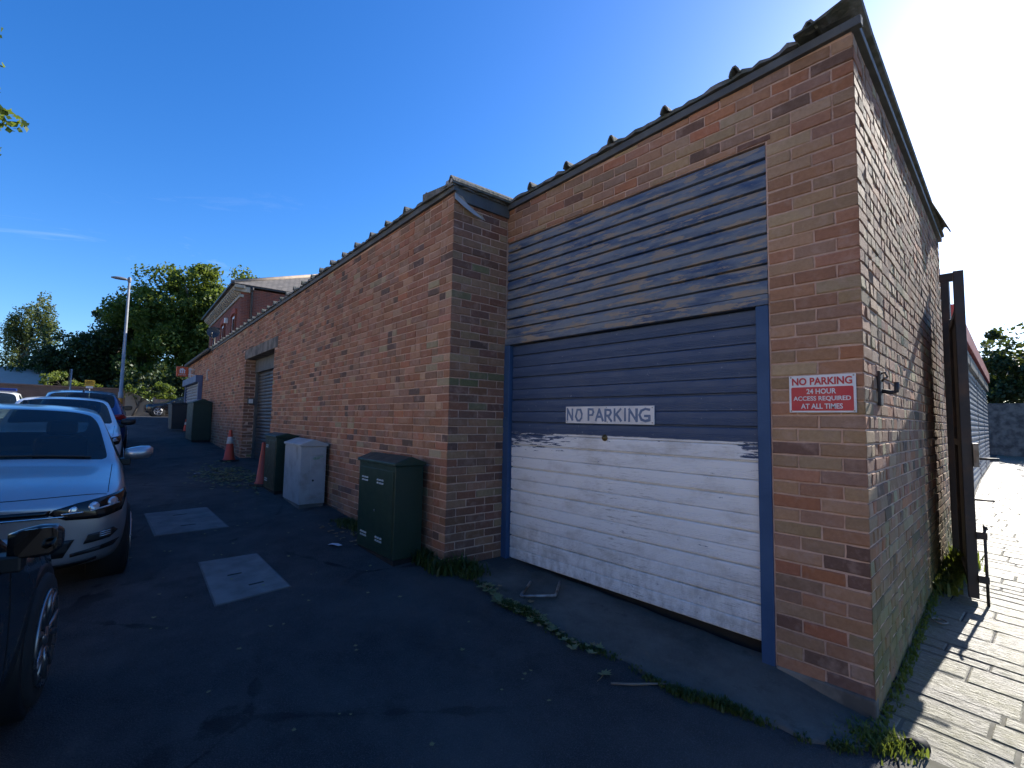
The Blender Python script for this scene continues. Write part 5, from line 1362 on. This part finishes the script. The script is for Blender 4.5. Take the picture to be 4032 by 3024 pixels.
tree('lamp_shrub', 'leafy shrub beside the foot of the street lamp', (-43, 2.7, 1.4), [((-43.2, 2.9, 3.1), (.6, .8, .6)), ((-43.2, 4.4, 3.2), (.7, 1.4, .5))], 26, 60, .35, .14, LEAF, 12, .06, 'shrub')
tree('fence_shrub', 'bright yellow-green shrub lit above the black car by the fence', (-43.4, 7.6, 1.4), [((-43, 6.6, 2.6), (.6, 1.3, .5)), ((-43.6, 8.0, 3.0), (.9, 1.6, .8))], 40, 70, .35, .15, LEAFY, 13, .07, 'shrub')
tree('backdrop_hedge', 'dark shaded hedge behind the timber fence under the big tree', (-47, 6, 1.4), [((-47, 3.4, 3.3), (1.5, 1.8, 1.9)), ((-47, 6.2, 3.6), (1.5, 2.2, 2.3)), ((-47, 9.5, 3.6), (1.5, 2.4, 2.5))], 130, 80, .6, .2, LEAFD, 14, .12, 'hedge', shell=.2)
tree('overhanging_tree', 'leafy tree leaning into the picture at the upper left edge', (-12.3, -4.6, .6), [((-12.4, -3.05, 8.05), (2.2, 1.6, .55)), ((-12.6, -3.0, 6.9), (2.0, 1.75, .42)), ((-12.4, -3.0, 6.25), (1.8, 1.75, .40)), ((-12.4, -4.6, 7.2), (2.2, 1.8, 1.6))], 190, 42, .30, .12, LEAF, 15, .22, shell=.62)
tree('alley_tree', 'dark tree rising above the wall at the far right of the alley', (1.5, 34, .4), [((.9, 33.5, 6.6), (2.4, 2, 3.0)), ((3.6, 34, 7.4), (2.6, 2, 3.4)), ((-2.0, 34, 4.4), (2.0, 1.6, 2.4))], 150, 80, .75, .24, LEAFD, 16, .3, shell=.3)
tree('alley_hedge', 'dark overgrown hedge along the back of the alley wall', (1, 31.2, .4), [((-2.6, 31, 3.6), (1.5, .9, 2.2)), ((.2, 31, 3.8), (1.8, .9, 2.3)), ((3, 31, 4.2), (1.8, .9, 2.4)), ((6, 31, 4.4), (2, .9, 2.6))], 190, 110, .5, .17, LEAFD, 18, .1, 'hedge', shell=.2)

# ------------------------------------------------------------------ weeds, grass and litter (nobody could count them)
GRASS = leaf_mat('weed_green', (.030, .055, .012), (.06, .085, .022), .25); GRASSB = leaf_mat('ivy_green', (.06, .10, .02), (.14, .17, .04), .4)
def blades(name, pts, n, h, spread, m, seed, label, wid=.004, cat='weeds'):
    rs = np.random.RandomState(seed); vs = []; fs = []
    for _ in range(n):
        x, y, z, k = pts[rs.randint(len(pts))]; x += rs.normal()*spread; y += rs.normal()*spread
        a = rs.uniform(0, 6.28); hh = h*k*rs.uniform(.35, 1.2); ln = rs.uniform(.2, .9)*hh; wd = wid*rs.uniform(.6, 1.5)
        dx, dy = math.cos(a), math.sin(a); px, py_ = -dy*wd, dx*wd; i = len(vs)
        vs += [(x-px, y-py_, z-.005), (x+px, y+py_, z-.005), (x+dx*ln*.35+px*.8, y+dy*ln*.35+py_*.8, z+hh*.62), (x+dx*ln*.35-px*.8, y+dy*ln*.35-py_*.8, z+hh*.62), (x+dx*ln, y+dy*ln, z+hh)]
        fs += [(i, i+1, i+2, i+3), (i+3, i+2, i+4)]
    me = bpy.data.meshes.new(name); me.from_pydata(vs, [], fs); o = link(name, me, m); o['kind'] = 'stuff'; tag(o, label, cat); return o
rsx = np.random.RandomState(3); edge = []
for i in range(500):
    x = -3.75+rsx.uniform()*3.0
    k = max(j for j in range(len(AE)-1) if AE[j][0] <= x); t = (x-AE[k][0])/(AE[k+1][0]-AE[k][0]); ye = AE[k][1]+(AE[k+1][1]-AE[k][1])*t+.03*math.sin(x*9)
    dens = .10+.9*max(0, math.sin(x*4.1+.6)*(.55+.45*math.sin(x*9.3+2)))**1.2
    if rsx.uniform() < dens: edge.append((x, ye-.01, gz(x, ye)+.01, .5+.6*dens))
blades('edge_grass', edge, 4200, .034, .022, GRASS, 4, 'thin line of moss and grass along the edge of the concrete apron')
clump = [(-3.80+a, 2.50+b, gz(-3.8, 2.5)+.0, k) for a, b, k in ((-.28, .0, 1.6), (-.22, .02, 1.4), (-.12, -.02, 1), (.03, -.02, 1.3), (.14, .10, 1.5), (.22, .18, 1.1), (.1, .0, 1.), (.3, .12, .8))]
blades('corner_weeds', clump, 1500, .085, .05, GRASS, 5, 'green weeds growing round the foot of the brick corner', .007)
cw2 = [(-5.2-a, 2.48, gz(-5.5, 2.48)+.01, k) for a, k in ((0, 1), (.15, 1.3), (.3, .8), (.5, 1.), (.7, .6))]
blades('wall_weeds', cw2, 900, .07, .06, GRASS, 6, 'tuft of grass against the wall between the green and grey cabinets', .005)
sw_ = [(*(FS.w(s, .03, 0)[:2]), gz(-.7, 3.2+s)+.012, .5+.9*(s/4)**1.2) for s in np.linspace(-.05, 4.5, 60)]
blades('side_wall_weeds', sw_, 1000, .05, .018, GRASSB, 7, 'sunlit weeds along the foot of the alley side wall', .006)
iv = [(*(FS.w(s, .06+.06*(s-2.6), 0)[:2]), gz(-.7, 3.2+s)+.02, 1+.5*(s-2.6)) for s in np.linspace(2.6, 4.0, 20)]
blades('gate_ivy', iv, 900, .10, .05, GRASSB, 17, 'bright ivy and dead growth at the foot of the alley gate', .012)
corner = [(-.74+a, 3.02+b, .05, 1) for a, b in ((0, 0), (-.06, -.06), (.05, -.02), (.09, .05), (-.02, .08))]
blades('pier_weeds', corner, 450, .05, .05, GRASSB, 8, 'small weeds at the outer foot of the garage pier', .005)

def leafpoly(rs, size):
    """lobed dry leaf outline (five lobes)"""
    pts = []
    for k in range(20):
        a = 2*math.pi*k/20; rr_ = (1, .55, .72, .5, .95, .5, .8, .45, .62, .4, .25, .4, .62, .45, .8, .5, .95, .5, .72, .55)[k]
        pts.append((rr_*size*math.cos(a), rr_*size*math.sin(a)*.95))
    return pts
def litter(name, pts, m, seed, size, label, curl=.25):
    rs = np.random.RandomState(seed); vs = []; fs = []
    for (x, y, z) in pts:
        sz = size*rs.uniform(.5, 1.3); P_ = leafpoly(rs, sz); a = rs.uniform(0, 6.28); tx, ty = rs.normal(size=2)*.22; i = len(vs); vs.append((x, y, z+.012))
        for (px, py_) in P_:
            qx = px*math.cos(a)-py_*math.sin(a); qy = px*math.sin(a)+py_*math.cos(a)
            vs.append((x+qx, y+qy, z+.010+abs(tx*qx+ty*qy)+curl*(px*px+py_*py_)/sz*rs.uniform(.2, 1.)))
        fs += [(i, i+1+k, i+1+(k+1) % 20) for k in range(20)]
    me = bpy.data.meshes.new(name); me.from_pydata(vs, [], fs); o = link(name, me, m); o['kind'] = 'stuff'; tag(o, label, 'leaves'); return o
DRY = leaf_mat('fallen_leaf', (.26, .25, .12), (.15, .20, .09), .2); DRYB = leaf_mat('brown_leaf', (.32, .20, .09), (.22, .17, .10), .15)
rs4 = np.random.RandomState(44)
P1 = []; P2 = []
for i in range(95):
    x = rs4.triangular(-3.55, -2.9, -1.9); k = max(j for j in range(len(AE)-1) if AE[j][0] <= x); t = (x-AE[k][0])/(AE[k+1][0]-AE[k][0]); ye = AE[k][1]+(AE[k+1][1]-AE[k][1])*t+.03*math.sin(x*9)
    y = ye+rs4.normal()*.035-.01; (P1 if rs4.uniform() < .65 else P2).append((x, y, gz(x, y)+.012))
litter('fallen_leaves', P1, DRY, 1, .048, 'greenish fallen leaves caught along the apron edge'); litter('brown_leaves', P2, DRYB, 2, .036, 'brown dry leaves caught along the apron edge')
P3 = []
for i in range(420):
    x = rs4.normal()*.8-10.3; y = rs4.normal()*.27+2.15
    if y < 2.6: P3.append((x, y, gz(x, y)+rs4.uniform(0, .02)))
litter('leaf_pile', P3, DRY, 3, .045, 'swept heap of leaves on the tarmac in front of the shutter doorway', .4)
P4 = [(rs4.uniform(-9, -1.2), rs4.uniform(.4, 2.3), 0) for _ in range(80)]; P4 = [(x, y, gz(x, y)) for x, y, _ in P4]
litter('scattered_leaves', P4, DRY, 5, .020, 'tiny leaf scraps scattered over the tarmac')
P5 = [(rs4.uniform(-5.9, -5.0), rs4.uniform(2.15, 2.5), 0) for _ in range(40)]; P5 = [(x, y, gz(x, y)) for x, y, _ in P5]
litter('wall_leaves', P5, DRYB, 6, .03, 'dead leaves lying against the wall beside the green cabinet')
# the one big leaf and a scrap of paper
bl = thing('maple_leaf', 'single large curled green and brown leaf lying on the tarmac', 'leaf', (-1.883, 2.388, gz(-1.88, 2.39)))
lm = bpy.data.meshes.new('blade'); P_ = leafpoly(None, .062); cz0 = gz(-1.88, 2.39)
lm.from_pydata([(-1.883, 2.388, cz0+.012)]+[(-1.883+a, 2.388+b, cz0+.008+.25*abs(b)+.3*max(0, a)) for a, b in P_], [], [(0, 1+k, 1+(k+1) % 20) for k in range(20)]); link('blade', lm, DRY, bl)
mb = MB(); mb.tube([(-1.883, 2.388, cz0+.012), (-1.865, 2.34, cz0+.01), (-1.86, 2.30, cz0+.006)], .0018, 5); mb.build('stalk', DRYB, bl)
PAPER = mat('paper_scrap', (.6, .62, .66), .7)
for i, (x, y, a, lab) in enumerate([(-5.06, 2.05, .4, 'white paper scrap beside the big green cabinet'), (-10.9, 1.75, 1.2, 'pale wrapper lying by the swept leaf heap')]):
    mb = MB(); c_, s_ = math.cos(a), math.sin(a); q = [(-.07, -.03, .004), (0, -.035, .016), (.07, -.02, .006), (.075, .03, .004), (.005, .04, .012), (-.065, .03, .008)]
    mb.add([(x+p*c_-w_*s_, y+p*s_+w_*c_, gz(x, y)+.006+h) for p, w_, h in q], [(0, 1, 4, 5), (1, 2, 3, 4)]); o = mb.build('paper_scrap', PAPER); tag(o, lab, 'litter')
